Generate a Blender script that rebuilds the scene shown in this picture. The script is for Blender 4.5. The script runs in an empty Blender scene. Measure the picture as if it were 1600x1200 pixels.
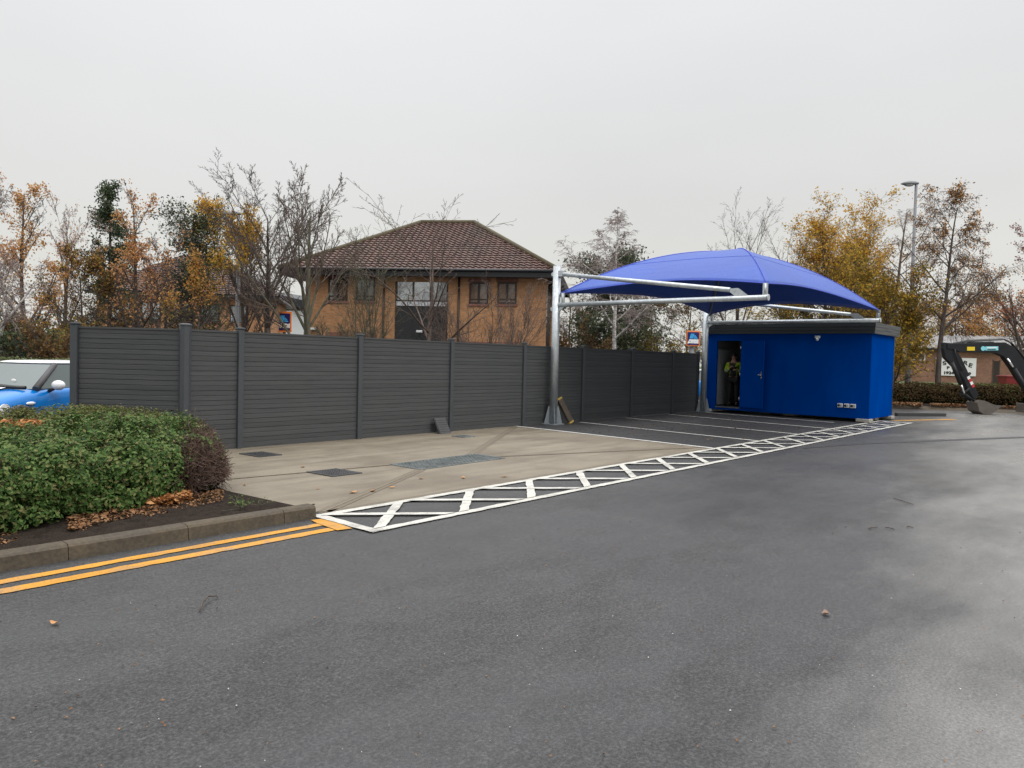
import bpy, bmesh, math, random
import numpy as np
from mathutils import Vector, Matrix
R = math.radians
sc = bpy.context.scene
col = sc.collection

# ------------------------------------------------------------------ camera, world, sun, exposure
# world axes: X runs along the long fence (away from the viewer), Y to the left of it, Z up
FPX, PITCH, ROLL, YAW, EYE = 1150.0, R(1.945), R(1.448), R(40.866), 1.6
def _axes():
    fw = Vector((0, math.cos(PITCH), -math.sin(PITCH))); r0 = Vector((1, 0, 0)); u0 = Vector((0, math.sin(PITCH), math.cos(PITCH)))
    r = r0 * math.cos(ROLL) + u0 * math.sin(ROLL); u = -r0 * math.sin(ROLL) + u0 * math.cos(ROLL)
    d = Vector((math.sin(YAW), math.cos(YAW), 0)); l = Vector((-math.cos(YAW), math.sin(YAW), 0))
    tr = lambda v: Vector((v.dot(d), v.dot(l), v.z))
    return tr(r), tr(u), tr(fw)
CR, CU, CF = _axes()
cam_d = bpy.data.cameras.new('camera'); cam = bpy.data.objects.new('camera', cam_d); col.objects.link(cam)
cam_d.sensor_fit = 'HORIZONTAL'; cam_d.sensor_width = 36.0; cam_d.lens = 36.0 * FPX / 1600.0
cam_d.clip_start = 0.05; cam_d.clip_end = 2000
cam.matrix_world = Matrix(((CR.x, CU.x, -CF.x, 0), (CR.y, CU.y, -CF.y, 0), (CR.z, CU.z, -CF.z, EYE), (0, 0, 0, 1)))
sc.camera = cam

SUN_EL, SUN_AZ = R(50), R(-92)          # azimuth measured from +X towards +Y: over the viewer's right shoulder
world = bpy.data.worlds.new('World'); sc.world = world; world.use_nodes = True
wn, wl = world.node_tree.nodes, world.node_tree.links
bg = wn['Background']
sky = wn.new('ShaderNodeTexSky'); sky.sky_type = 'NISHITA'; sky.sun_disc = False
sky.sun_elevation = SUN_EL; sky.sun_rotation = math.pi / 2 - SUN_AZ; sky.dust_density = 4; sky.air_density = 1.5
tcw = wn.new('ShaderNodeTexCoord'); sep = wn.new('ShaderNodeSeparateXYZ'); wl.new(tcw.outputs['Generated'], sep.inputs[0])
cl = wn.new('ShaderNodeTexNoise'); cl.inputs['Scale'].default_value = 1.6; cl.inputs['Detail'].default_value = 5
mpw = wn.new('ShaderNodeMapping'); mpw.inputs['Scale'].default_value = (1, 1, 2.6); wl.new(tcw.outputs['Generated'], mpw.inputs[0]); wl.new(mpw.outputs[0], cl.inputs['Vector'])
rp = wn.new('ShaderNodeValToRGB'); wl.new(sep.outputs['Z'], rp.inputs[0])
els = rp.color_ramp.elements
els[0].position = 0.0; els[0].color = (.388, .384, .360, 1)
els[1].position = 1.0; els[1].color = (1.42, 1.42, 1.45, 1)
for ps, c in ((.10, (.378, .376, .358, 1)), (.22, (.385, .386, .380, 1)), (.44, (.428, .430, .438, 1)), (.62, (.80, .80, .82, 1))):
    e = els.new(ps); e.color = c
mr = wn.new('ShaderNodeMapRange'); wl.new(cl.outputs[0], mr.inputs[0])
mr.inputs[1].default_value = .3; mr.inputs[2].default_value = .7; mr.inputs[3].default_value = 19.2; mr.inputs[4].default_value = 20.8
sclc = wn.new('ShaderNodeVectorMath'); sclc.operation = 'SCALE'; wl.new(rp.outputs[0], sclc.inputs[0]); wl.new(mr.outputs[0], sclc.inputs['Scale'])
mxw = wn.new('ShaderNodeMix'); mxw.data_type = 'RGBA'; mxw.inputs[0].default_value = .955
wl.new(sky.outputs[0], mxw.inputs[6]); wl.new(sclc.outputs[0], mxw.inputs[7]); wl.new(mxw.outputs[2], bg.inputs[0])
bg.inputs[1].default_value = 0.1

sun_d = bpy.data.lights.new('sun', 'SUN'); sun_d.energy = 1.0; sun_d.angle = R(24); sun_d.color = (1, .965, .91)
sun = bpy.data.objects.new('sun', sun_d); col.objects.link(sun)
sdir = Vector((math.cos(SUN_EL) * math.cos(SUN_AZ), math.cos(SUN_EL) * math.sin(SUN_AZ), math.sin(SUN_EL)))
sun.rotation_euler = (-sdir).to_track_quat('-Z', 'Y').to_euler(); sun.location = (0, 0, 60)
sc.view_settings.view_transform = 'Standard'; sc.view_settings.look = 'None'; sc.view_settings.exposure = 0.0; sc.view_settings.gamma = 1
try:
    sc.cycles.use_denoising = True; sc.cycles.denoiser = 'OPENIMAGEDENOISE'; sc.cycles.denoising_prefilter = 'ACCURATE'
except Exception: pass
sc.cycles.max_bounces = 6; sc.cycles.diffuse_bounces = 3; sc.cycles.glossy_bounces = 3

# ------------------------------------------------------------------ surveying helpers (photo pixel of the 1600 px picture -> place)
O3 = Vector((0, 0, EYE))
def ray(px, py): return CF + CR * ((px - 800) / FPX) - CU * ((py - 600) / FPX)
def G(px, py, z=0.0):
    r = ray(px, py); return O3 + r * ((z - EYE) / r.z)
def onplane(px, py, P, N):
    r = ray(px, py); return O3 + r * ((Vector(P) - O3).dot(N) / r.dot(N))
def at(px, py, dep): return O3 + ray(px, py) * dep
def hz(px): return 600 - FPX * math.tan(PITCH) / math.cos(ROLL) + math.tan(ROLL) * (px - 800)
def W(px, dep, z=0.0):
    p = at(px, hz(px), dep); return Vector((p.x, p.y, z))
def ztop(px, py, dep): return EYE + (hz(px) - py) * dep / FPX

# ------------------------------------------------------------------ materials
def mat(name, color=(.5, .5, .5), rough=.6, metal=0.0, spec=.5):
    m = bpy.data.materials.new(name); m.use_nodes = True
    b = m.node_tree.nodes['Principled BSDF']
    b.inputs['Base Color'].default_value = (*color, 1); b.inputs['Roughness'].default_value = rough
    b.inputs['Metallic'].default_value = metal; b.inputs['Specular IOR Level'].default_value = spec
    return m
class NT:
    def __init__(s, m): s.t = m.node_tree; s.b = s.t.nodes['Principled BSDF']
    def n(s, typ, **kw):
        nd = s.t.nodes.new(typ)
        for k, v in kw.items(): setattr(nd, k, v)
        return nd
    def lk(s, a, b): s.t.links.new(a, b)
    def coord(s, scale=(1, 1, 1), rot=(0, 0, 0), kind='Object'):
        tc = s.n('ShaderNodeTexCoord'); mp = s.n('ShaderNodeMapping'); mp.inputs['Scale'].default_value = scale; mp.inputs['Rotation'].default_value = rot
        s.lk(tc.outputs[kind], mp.inputs[0]); return mp.outputs[0]
    def noise(s, vec, scale, detail=4, rough=.55):
        t = s.n('ShaderNodeTexNoise'); t.inputs['Scale'].default_value = scale; t.inputs['Detail'].default_value = detail; t.inputs['Roughness'].default_value = rough
        s.lk(vec, t.inputs['Vector']); return t.outputs[0]
    def ramp(s, fac, stops):
        r = s.n('ShaderNodeValToRGB'); e = r.color_ramp.elements
        e[0].position, e[0].color = stops[0][0], (*stops[0][1], 1); e[1].position, e[1].color = stops[-1][0], (*stops[-1][1], 1)
        for p, c in stops[1:-1]:
            q = e.new(p); q.color = (*c, 1)
        s.lk(fac, r.inputs[0]); return r.outputs[0]
    def rng(s, v, a, b, c, d):
        r = s.n('ShaderNodeMapRange'); s.lk(v, r.inputs[0])
        for i, x in enumerate((a, b, c, d)): r.inputs[i + 1].default_value = x
        return r.outputs[0]
    def mix(s, f, a, b, mode='MIX'):
        x = s.n('ShaderNodeMix', data_type='RGBA', blend_type=mode)
        for i, v in ((0, f), (6, a), (7, b)):
            if isinstance(v, (int, float)): x.inputs[i].default_value = v
            elif isinstance(v, tuple): x.inputs[i].default_value = (*v, 1)
            else: s.lk(v, x.inputs[i])
        return x.outputs[2]
    def math(s, op, a, b=0.0):
        x = s.n('ShaderNodeMath', operation=op)
        for i, v in ((0, a), (1, b)):
            if isinstance(v, (int, float)): x.inputs[i].default_value = v
            else: s.lk(v, x.inputs[i])
        return x.outputs[0]
    def bump(s, h, strength, dist=.01):
        b = s.n('ShaderNodeBump'); b.inputs['Strength'].default_value = strength; b.inputs['Distance'].default_value = dist
        s.lk(h, b.inputs['Height']); s.lk(b.outputs[0], s.b.inputs['Normal'])
    def out(s, name, v): s.lk(v, s.b.inputs[name])
def g3(v, t=(1, 1, 1)): return (v * t[0], v * t[1], v * t[2])

def asphalt(name, lo, hi, wet=True):
    m = mat(name); n = NT(m); v = n.coord(); geo = n.n('ShaderNodeNewGeometry').outputs['Position']
    grain = n.noise(geo, 62, 4, .75); grain2 = n.noise(geo, 24, 3, .7); big = n.noise(geo, .55, 6, .6); mid = n.noise(geo, 3.2, 5, .65)
    base = n.ramp(big, [(.3, g3(lo, (1, 1, 1.02))), (.7, g3(hi, (1, .995, .985)))])
    c = n.mix(.55, base, n.ramp(mid, [(.3, g3(lo * .9)), (.7, g3(hi * 1.1))]))
    sp = n.ramp(grain, [(.38, g3(.35)), (.5, g3(.92)), (.64, g3(1.9))])
    c = n.mix(.9, c, sp, 'MULTIPLY')
    c = n.mix(.8, c, n.ramp(grain2, [(.34, g3(.6)), (.66, g3(1.4))]), 'MULTIPLY')
    # pale grit
    vo = n.n('ShaderNodeTexVoronoi'); vo.inputs['Scale'].default_value = 9; n.lk(geo, vo.inputs['Vector'])
    fleck = n.math('LESS_THAN', vo.outputs['Distance'], .03)
    c = n.mix(n.math('MULTIPLY', fleck, n.rng(n.noise(geo, 2.0, 2), .54, .62, 0, .7)), c, (.30, .29, .27))
    if wet:
        sx = n.n('ShaderNodeSeparateXYZ'); n.lk(geo, sx.inputs[0])
        # blotchy damp: darker and glossier patches stretched along the drive
        dv_ = n.coord((.42, 1, 1), (0, 0, R(-32)), 'Object'); d1 = n.noise(dv_, .55, 6, .66); d2 = n.noise(dv_, 1.9, 5, .7)
        damp = n.rng(n.math('ADD', n.math('MULTIPLY', d1, .7), n.math('MULTIPLY', d2, .3)), .43, .60, 0, 1)
        # wet sheen and haze painted in: asphalt colour paler towards the right side
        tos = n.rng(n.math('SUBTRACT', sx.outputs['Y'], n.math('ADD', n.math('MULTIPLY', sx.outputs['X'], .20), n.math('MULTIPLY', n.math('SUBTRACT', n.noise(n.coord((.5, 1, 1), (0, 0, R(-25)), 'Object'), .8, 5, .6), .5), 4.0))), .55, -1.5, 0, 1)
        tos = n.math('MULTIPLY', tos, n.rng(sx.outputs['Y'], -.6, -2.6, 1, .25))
        wear_or_sheen = n.math('MULTIPLY', tos, n.rng(n.noise(n.coord((.35, 1, 1), (0, 0, R(-40)), 'Object'), .7, 6, .62), .32, .60, .25, 1))
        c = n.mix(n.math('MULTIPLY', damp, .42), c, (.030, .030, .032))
        c = n.mix(n.math('MULTIPLY', wear_or_sheen, .68), c, n.mix(.8, (.33, .322, .30), n.ramp(grain, [(.36, g3(.6)), (.5, g3(.96)), (.66, g3(1.35))]), 'MULTIPLY'))
        w2 = n.math('MAXIMUM', n.math('MULTIPLY', damp, .75), wear_or_sheen)
        rr = n.math('ADD', n.rng(w2, 0, 1, .58, .24), n.rng(grain, .3, .7, -.06, .06)); n.out('Roughness', rr); n.out('Specular IOR Level', n.rng(w2, 0, 1, .4, .85))
        # dark spill marks in mid yard
        st = n.noise(n.coord((.5, 1.5, 1), (0, 0, R(-50)), 'Object'), 1.1, 6, .7); sm = None
        for P_, r_ in (((9.4, 3.5, 0), 1.5), ((7.9, 3.5, 0), 1.5), ((12.4, 3.6, 0), 1.7), ((8.4, .2, 0), .8)):
            P = n.n('ShaderNodeVectorMath', operation='DISTANCE'); n.lk(geo, P.inputs[0]); P.inputs[1].default_value = P_
            q = n.math('MULTIPLY', n.rng(P.outputs['Value'], r_, r_ * .1, 0, 1), n.rng(st, .36, .56, .15, .95)); sm = q if sm is None else n.math('MAXIMUM', sm, q)
        c = n.mix(sm, c, (.016, .016, .018))
        n.bump(n.math('ADD', n.math('MULTIPLY', grain, .7), n.math('MULTIPLY', grain2, .5)), .55, .006)
    else:
        n.out('Roughness', n.rng(mid, .3, .7, .45, .75)); n.bump(grain, .5, .006)
    n.out('Base Color', c); return m
M = {}
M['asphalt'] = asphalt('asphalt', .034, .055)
M['asphalt_new'] = asphalt('asphalt new', .022, .040, False)
def m_concrete():
    m = mat('brushed concrete'); n = NT(m); geo = n.n('ShaderNodeNewGeometry').outputs['Position']
    br = n.noise(n.coord((1.1, 26, 1), (0, 0, R(-4))), 2.0, 5, .7); st = n.noise(n.coord((.35, 2.6, 1), (0, 0, R(-6))), 1.3, 6, .65)
    big = n.noise(geo, .8, 5); fine = n.noise(geo, 60, 3)
    c = n.ramp(st, [(.28, (.135, .110, .076)), (.5, (.210, .178, .130)), (.72, (.27, .232, .175))])
    c = n.mix(.22, c, n.ramp(br, [(.3, (.125, .102, .068)), (.7, (.275, .238, .182))]))
    c = n.mix(n.rng(big, .46, .66, 0, .62), c, (.115, .092, .062)); bl_n = n.noise(n.coord((.6, 1.4, 1), (0, 0, R(-20))), 1.7, 7, .72); c = n.mix(n.rng(bl_n, .55, .68, 0, .5), c, (.10, .082, .06))
    c = n.mix(.5, c, n.ramp(fine, [(.3, g3(.8)), (.7, g3(1.15))]), 'MULTIPLY')
    n.out('Base Color', c); n.out('Roughness', n.rng(st, .3, .7, .5, .8)); n.bump(br, .35, .006); return m
M['concrete'] = m_concrete()
def m_stain(name, color, lo, hi, scale, rough=.8, bump=.2, det=5, stretch=(1, 1, 1), rot=(0, 0, 0)):
    m = mat(name, color, rough); n = NT(m); v = n.coord(stretch, rot); a = n.noise(v, scale, det, .6); f = n.noise(v, scale * 9, 3)
    n.out('Base Color', n.mix(.5, n.ramp(a, [(.3, g3(1, tuple(x * lo for x in color))), (.7, tuple(x * hi for x in color))]), n.ramp(f, [(.3, tuple(x * lo for x in color)), (.7, tuple(x * hi for x in color))])))
    n.out('Roughness', n.rng(a, .3, .7, max(rough - .12, 0), min(rough + .1, 1)))
    if bump: n.bump(f, bump, .01)
    return m
M['joint'] = m_stain('wet joint', (.150, .125, .090), .75, 1.2, 2.5)
M['groove'] = m_stain('joint line', (.20, .165, .115), .8, 1.2, 6)
M['kerb'] = m_stain('old kerb', (.072, .056, .036), .5, 1.6, 4)
M['soil'] = m_stain('soil', (.024, .018, .014), .4, 1.9, 9, .95, 1.0); M['soil'].node_tree.nodes['Principled BSDF'].inputs['Specular IOR Level'].default_value = .1
def m_paint(name, color, wear_or_sheen):
    m = mat(name, color, .55); n = NT(m); geo = n.n('ShaderNodeNewGeometry').outputs['Position']
    f = n.noise(geo, 70, 3, .7); b = n.noise(geo, 5, 4, .6)
    c = n.mix(n.rng(b, .45, .75, 0, .3), color, tuple(x * .62 for x in color))
    w3 = n.noise(n.coord((1, 1, 1)), 2.3, 6, .75); c = n.mix(n.rng(w3, .50, .64, 0, .55), c, (.20, .19, .17)); ty = n.noise(n.coord((.3, 3, 1), (0, 0, R(20))), 2.0, 4, .7); c = n.mix(n.rng(ty, .50, .68, 0, .45), c, tuple(x * .35 for x in color))
    c = n.mix(n.rng(f, .57, .65, 0, wear_or_sheen), c, (.10, .095, .09)); n.out('Base Color', c); n.bump(f, .3, .004); return m
M['white_line'] = m_paint('white road paint', (.60, .59, .53), .85)
M['white_bay'] = mat('white bay paint', (.62, .61, .57), .6)
M['yellow_line'] = m_paint('yellow road paint', (.62, .285, .016), .7)
M['tar'] = m_stain('tar seam', (.035, .035, .037), .7, 1.3, 8, .5)
M['grass'] = m_stain('rough grass', (.075, .095, .03), .5, 1.5, 3, .95, .8)
M['paving'] = m_stain('paving', (.30, .29, .27), .8, 1.2, 2)
def m_fence():
    m = mat('composite board', (.1, .1, .1), .55); n = NT(m); a = n.noise(n.coord((1, 1, 30)), 1.6, 5, .65); b = n.noise(n.coord((1.5, 1.5, 1.5)), 1.1, 4)
    c = n.ramp(a, [(.3, (.048, .051, .053)), (.7, (.075, .078, .079))]); c = n.mix(n.rng(b, .5, .75, 0, .35), c, (.080, .080, .077)); hb_ = n.n('ShaderNodeTexWhiteNoise'); hb_.noise_dimensions = '1D'; sz_ = n.n('ShaderNodeSeparateXYZ'); n.lk(n.coord(), sz_.inputs[0]); n.lk(n.math('FLOOR', n.math('MULTIPLY', n.math('SUBTRACT', sz_.outputs['Z'], .02), 12.63)), hb_.inputs['W']); c = n.mix(.5, c, n.ramp(hb_.outputs['Value'], [(.0, g3(.82)), (1.0, g3(1.2))]), 'MULTIPLY'); n.b.inputs['Specular IOR Level'].default_value = .35
    n.out('Base Color', c); n.out('Roughness', n.rng(a, .3, .7, .42, .66)); n.bump(n.noise(n.coord((4, 4, 120)), 1.5, 3), .12, .004); return m
M['board'] = m_fence()
M['post'] = m_stain('fence post', (.052, .058, .064), .85, 1.15, 3, .42, .05)
def m_galv():
    m = mat('galvanised steel', (.5, .53, .55), .42, .85); n = NT(m); vo = n.n('ShaderNodeTexVoronoi'); vo.inputs['Scale'].default_value = 26; n.lk(n.coord((1, 1, .5)), vo.inputs['Vector'])
    a = n.noise(n.coord((1, 1, .3)), 3, 5)
    c = n.mix(.5, n.ramp(vo.outputs['Color'], [(.2, (.42, .46, .48)), (.8, (.62, .66, .68))]), n.ramp(a, [(.3, (.45, .49, .52)), (.7, (.66, .69, .7))]))
    n.out('Base Color', c); n.out('Roughness', n.rng(vo.outputs['Distance'], 0, .8, .34, .55)); return m
M['galv'] = m_galv()
def m_fabric():
    m = mat('blue shade cloth', (.035, .065, .46), .5); n = NT(m); a = n.noise(n.coord((1, 1, 1)), .7, 4); w = n.noise(n.coord((3, 3, 3)), 60, 2)
    n.out('Base Color', n.ramp(a, [(.3, (.001, .048, .33)), (.7, (.003, .060, .39))])); cr = n.noise(n.coord((.9, .25, 1), (0, 0, R(35))), 5, 4, .6); n.bump(n.math('ADD', n.math('ADD', n.math('MULTIPLY', a, .8), n.math('MULTIPLY', cr, .35)), n.math('MULTIPLY', w, .08)), .55, .06)
    n.b.inputs['Sheen Weight'].default_value = .12; n.b.inputs['Sheen Roughness'].default_value = .6; n.b.inputs['Sheen Tint'].default_value = (.75, .85, 1, 1); n.b.inputs['Specular IOR Level'].default_value = .5; return m
M['fabric'] = m_fabric()
M['seam'] = mat('seam webbing', (.05, .085, .5), .6)
def m_cabin():
    m = mat('blue cabin paint', (.0, .07, .36), .3); n = NT(m); a = n.noise(n.coord((1.2, 1.2, .5)), 1.4, 5); d = n.noise(n.coord((5, 5, .35)), 2, 4)
    c = n.ramp(a, [(.3, (.0, .040, .25)), (.7, (.0, .052, .30))]); n.out('Base Color', n.mix(n.rng(d, .55, .8, 0, .10), c, (.0, .068, .29))); n.b.inputs['Specular IOR Level'].default_value = .0
    n.out('Roughness', n.rng(a, .3, .7, .26, .40)); n.bump(a, .06, .02); return m
M['cabin'] = m_cabin()
M['fascia'] = m_stain('dark grey flashing', (.028, .033, .038), .8, 1.2, 2, .38, .05, 4, (.4, .4, 12))
M['fascia'].node_tree.nodes['Principled BSDF'].inputs['Specular IOR Level'].default_value = .22
M['galv_dull'] = m_stain('dull galvanised plate', (.20, .225, .24), .8, 1.2, 4, .5, .05)
M['dark'] = mat('dark rubber', (.012, .012, .013), .6)
M['inside'] = m_stain('cabin lining', (.38, .40, .41), .9, 1.1, 2, .6, 0)
M['inside_dark'] = mat('cabin lining dark', (.02, .021, .024), .6)
M['white_plastic'] = m_stain('white plastic', (.72, .73, .72), .85, 1.05, 6, .4, 0)
M['grey_plastic'] = mat('grey plastic', (.35, .37, .38), .5)
M['steel'] = mat('handle steel', (.6, .62, .64), .25, 1)
M['block'] = m_stain('concrete block', (.36, .34, .3), .7, 1.2, 9)
def brick(name, c1, c2, mortar, sx=1.0):
    m = mat(name, c1, .85); n = NT(m); tc = n.n('ShaderNodeTexCoord'); sp = n.n('ShaderNodeSeparateXYZ'); n.lk(tc.outputs['Object'], sp.inputs[0])
    cb = n.n('ShaderNodeCombineXYZ'); n.lk(n.math('ADD', sp.outputs['X'], sp.outputs['Y']), cb.inputs[0]); n.lk(sp.outputs['Z'], cb.inputs[1])
    bt = n.n('ShaderNodeTexBrick'); bt.inputs['Scale'].default_value = 1; bt.inputs['Brick Width'].default_value = .225; bt.inputs['Row Height'].default_value = .075
    bt.inputs['Mortar Size'].default_value = .008; bt.inputs['Bias'].default_value = 0; n.lk(cb.outputs[0], bt.inputs['Vector'])
    bt.inputs['Color1'].default_value = (*c1, 1); bt.inputs['Color2'].default_value = (*c2, 1); bt.inputs['Mortar'].default_value = (*mortar, 1)
    a = n.noise(n.coord(), .6, 5); f = n.noise(n.coord(), 5, 4)
    c = n.mix(.55, bt.outputs[0], n.ramp(a, [(.3, g3(.72)), (.7, g3(1.2))]), 'MULTIPLY'); c = n.mix(.45, c, n.ramp(f, [(.3, g3(.7)), (.7, g3(1.3))]), 'MULTIPLY')
    n.out('Base Color', c); n.bump(bt.outputs['Fac'], -.3, .006); return m
M['brick_buff'] = brick('buff brick', (.50, .235, .092), (.38, .17, .064), (.30, .24, .17))
M['brick_red'] = brick('red brick', (.24, .075, .045), (.19, .06, .04), (.25, .2, .16))
M['brick_brown'] = brick('brown brick', (.30, .135, .078), (.20, .09, .058), (.28, .22, .17))
def m_tile(name, a1, a2):
    m = mat(name, a1, .5); n = NT(m); f = n.noise(n.coord(), 3.3, 2); b = n.noise(n.coord(), .5, 5)
    vo = n.n('ShaderNodeTexVoronoi'); vo.inputs['Scale'].default_value = 3.4; n.lk(n.coord(), vo.inputs['Vector'])
    c = n.mix(.6, n.ramp(vo.outputs['Color'], [(.2, a1), (.8, a2)]), n.ramp(f, [(.3, a1), (.7, a2)])); c = n.mix(n.rng(b, .5, .72, 0, .5), c, (.065, .055, .042))
    n.out('Base Color', c); n.out('Roughness', n.rng(f, .3, .7, .32, .55)); return m
M['tile'] = m_tile('concrete pantile', (.062, .031, .025), (.14, .076, .060))
M['moss'] = m_stain('mossy ridge', (.10, .082, .045), .6, 1.3, 4)
M['roof_sheet'] = m_stain('wet roof sheet', (.22, .21, .2), .5, 1.5, .8, .25, .1)
M['black_clad'] = m_stain('black cladding', (.016, .017, .02), .7, 1.4, 2, .3, 0)
M['fascia_black'] = mat('black fascia', (.012, .013, .016), .4)
M['frame_brown'] = mat('dark brown frame', (.03, .018, .014), .5)
M['glass'] = mat('window glass', (.46, .49, .51), .05, .7, .9)
M['white_wall'] = m_stain('white render', (.62, .64, .66), .85, 1.05, 1, .7, 0)
M['asset_white'] = mat('sign white', (.8, .81, .8), .5)
M['sign_orange'] = mat('sign orange', (.75, .22, .05), .5)
M['sign_navy'] = mat('sign navy', (.008, .012, .12), .45)
M['sign_blue'] = mat('sign light blue', (.06, .45, .85), .45)
M['sign_black'] = mat('lettering black', (.02, .02, .022), .5)
M['lamp_grey'] = m_stain('grey painted steel', (.19, .2, .21), .85, 1.15, 2, .5, 0)
M['digger'] = m_stain('dark machine paint', (.011, .012, .014), .6, 1.6, 3, .5, .05); M['digger'].node_tree.nodes['Principled BSDF'].inputs['Specular IOR Level'].default_value = .3
M['bucket'] = m_stain('muddy steel', (.105, .09, .075), .6, 1.3, 5, .7)
M['hose'] = mat('hydraulic hose', (.01, .01, .01), .45)
M['chrome'] = mat('chrome rod', (.7, .71, .72), .15, 1)
M['yellow_sticker'] = mat('yellow sticker', (.75, .55, .02), .5)
M['cyan_sticker'] = mat('cyan sticker', (.22, .62, .68), .5)
M['red_sticker'] = mat('red stripe', (.5, .03, .04), .5)
M['red_bin'] = mat('red plastic', (.22, .015, .02), .45)
M['car_blue'] = mat('blue car paint', (.0, .19, .60), .22, .1); M['car_blue'].node_tree.nodes['Principled BSDF'].inputs['Coat Weight'].default_value = .6
M['car_white'] = mat('white car paint', (.80, .81, .82), .25)
M['car_glass'] = mat('car glass', (.10, .125, .12), .05, .15, .9)
M['car_trim'] = mat('car trim', (.07, .068, .07), .55)
M['car_black'] = mat('car black', (.012, .012, .012), .4)
M['silver'] = mat('wheel silver', (.5, .5, .52), .3, .9)
M['wood'] = m_stain('weathered timber', (.075, .058, .042), .6, 1.4, 3, .85)
M['skin'] = mat('skin', (.42, .24, .17), .5)
M['hair'] = mat('hair', (.02, .014, .01), .6)
M['hivis'] = mat('hi vis yellow', (.42, .62, .03), .6)
M['black_cloth'] = mat('black cloth', (.012, .012, .014), .8)
M['reflective'] = mat('reflective tape', (.6, .62, .62), .35)

def leafmat(name, cols, rough=.5, trans=.25, spec=.15):
    m = mat(name, cols[0], rough, 0, spec); n = NT(m)
    rnd = n.n('ShaderNodeNewGeometry').outputs['Random Per Island']
    st = [(i / max(1, len(cols) - 1), c) for i, c in enumerate(cols)]
    n.out('Base Color', n.ramp(rnd, st))
    if trans:
        t = n.n('ShaderNodeBsdfTranslucent'); n.lk(n.ramp(rnd, st), t.inputs[0]); mx = n.n('ShaderNodeMixShader'); mx.inputs[0].default_value = trans
        n.lk(n.b.outputs[0], mx.inputs[1]); n.lk(t.outputs[0], mx.inputs[2]); n.lk(mx.outputs[0], n.t.nodes['Material Output'].inputs[0])
    return m
def barkmat(name, a, b, scale=(6, 6, 1.5)):
    m = mat(name, a, .85); n = NT(m); f = n.noise(n.coord(scale), 2.5, 4); n.out('Base Color', n.ramp(f, [(.35, a), (.65, b)])); return m
M['bark_dark'] = barkmat('dark bark', (.052, .040, .033), (.115, .090, .075))
M['bark_brown'] = barkmat('brown bark', (.075, .052, .040), (.145, .105, .085))
M['bark_green'] = barkmat('mossy bark', (.060, .058, .035), (.125, .115, .075))
M['twig_pink'] = barkmat('pinkish twig', (.20, .155, .14), (.31, .255, .235))
M['bark_birch'] = barkmat('birch bark', (.16, .14, .13), (.66, .63, .59), (2, 2, 5))
M['lf_orange'] = leafmat('orange leaves', [(.36, .17, .05), (.58, .28, .075), (.66, .37, .12), (.50, .31, .12)], trans=.45)
M['lf_pink'] = leafmat('russet leaves', [(.46, .21, .10), (.60, .31, .15), (.62, .39, .20)], trans=.45)
M['lf_yellow'] = leafmat('yellow leaves', [(.40, .26, .03), (.62, .40, .05), (.68, .41, .07), (.54, .27, .05)], trans=.4)
M['lf_olive'] = leafmat('olive leaves', [(.14, .125, .03), (.23, .18, .035), (.33, .23, .04), (.18, .12, .04)], trans=.35)
M['lf_pine'] = leafmat('pine needles', [(.040, .060, .034), (.07, .095, .05), (.105, .13, .065)], .6, .2)
M['lf_brown'] = leafmat('brown leaves', [(.11, .068, .036), (.17, .10, .045), (.22, .13, .05), (.09, .075, .033)], trans=.3)
M['lf_red'] = leafmat('red leaves', [(.24, .06, .045), (.32, .10, .06), (.25, .12, .07)])
M['lf_hedge'] = leafmat('glossy hedge leaves', [(.026, .062, .014), (.048, .103, .022), (.080, .150, .036), (.14, .205, .06), (.19, .17, .07)], .5, .22, .15)
M['lf_back'] = leafmat('dull hedge leaves', [(.07, .10, .025), (.12, .145, .04), (.17, .17, .06), (.13, .09, .04)], .5, .2)
M['lf_clip'] = leafmat('pale clipped leaves', [(.10, .13, .05), (.16, .19, .08), (.2, .22, .11)], .5, .15)
M['lf_dead'] = leafmat('dead brown hedge leaves', [(.045, .028, .018), (.085, .05, .030), (.12, .075, .04), (.06, .075, .025)], .7, .1, 0)
M['lf_fallen'] = leafmat('fallen leaves', [(.30, .12, .04), (.45, .20, .07), (.55, .30, .13), (.22, .09, .04)], .6, .1)
M['lf_litter'] = leafmat('brown leaf litter', [(.12, .06, .03), (.22, .11, .05), (.32, .18, .09), (.07, .05, .03)], .8, 0)
M['twig_dead'] = barkmat('dead hedge twigs', (.070, .042, .032), (.15, .092, .070))
M['core'] = m_stain('hedge inside', (.008, .010, .005), .6, 1.5, 5, 1, 0); M['core'].node_tree.nodes['Principled BSDF'].inputs['Specular IOR Level'].default_value = 0

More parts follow.
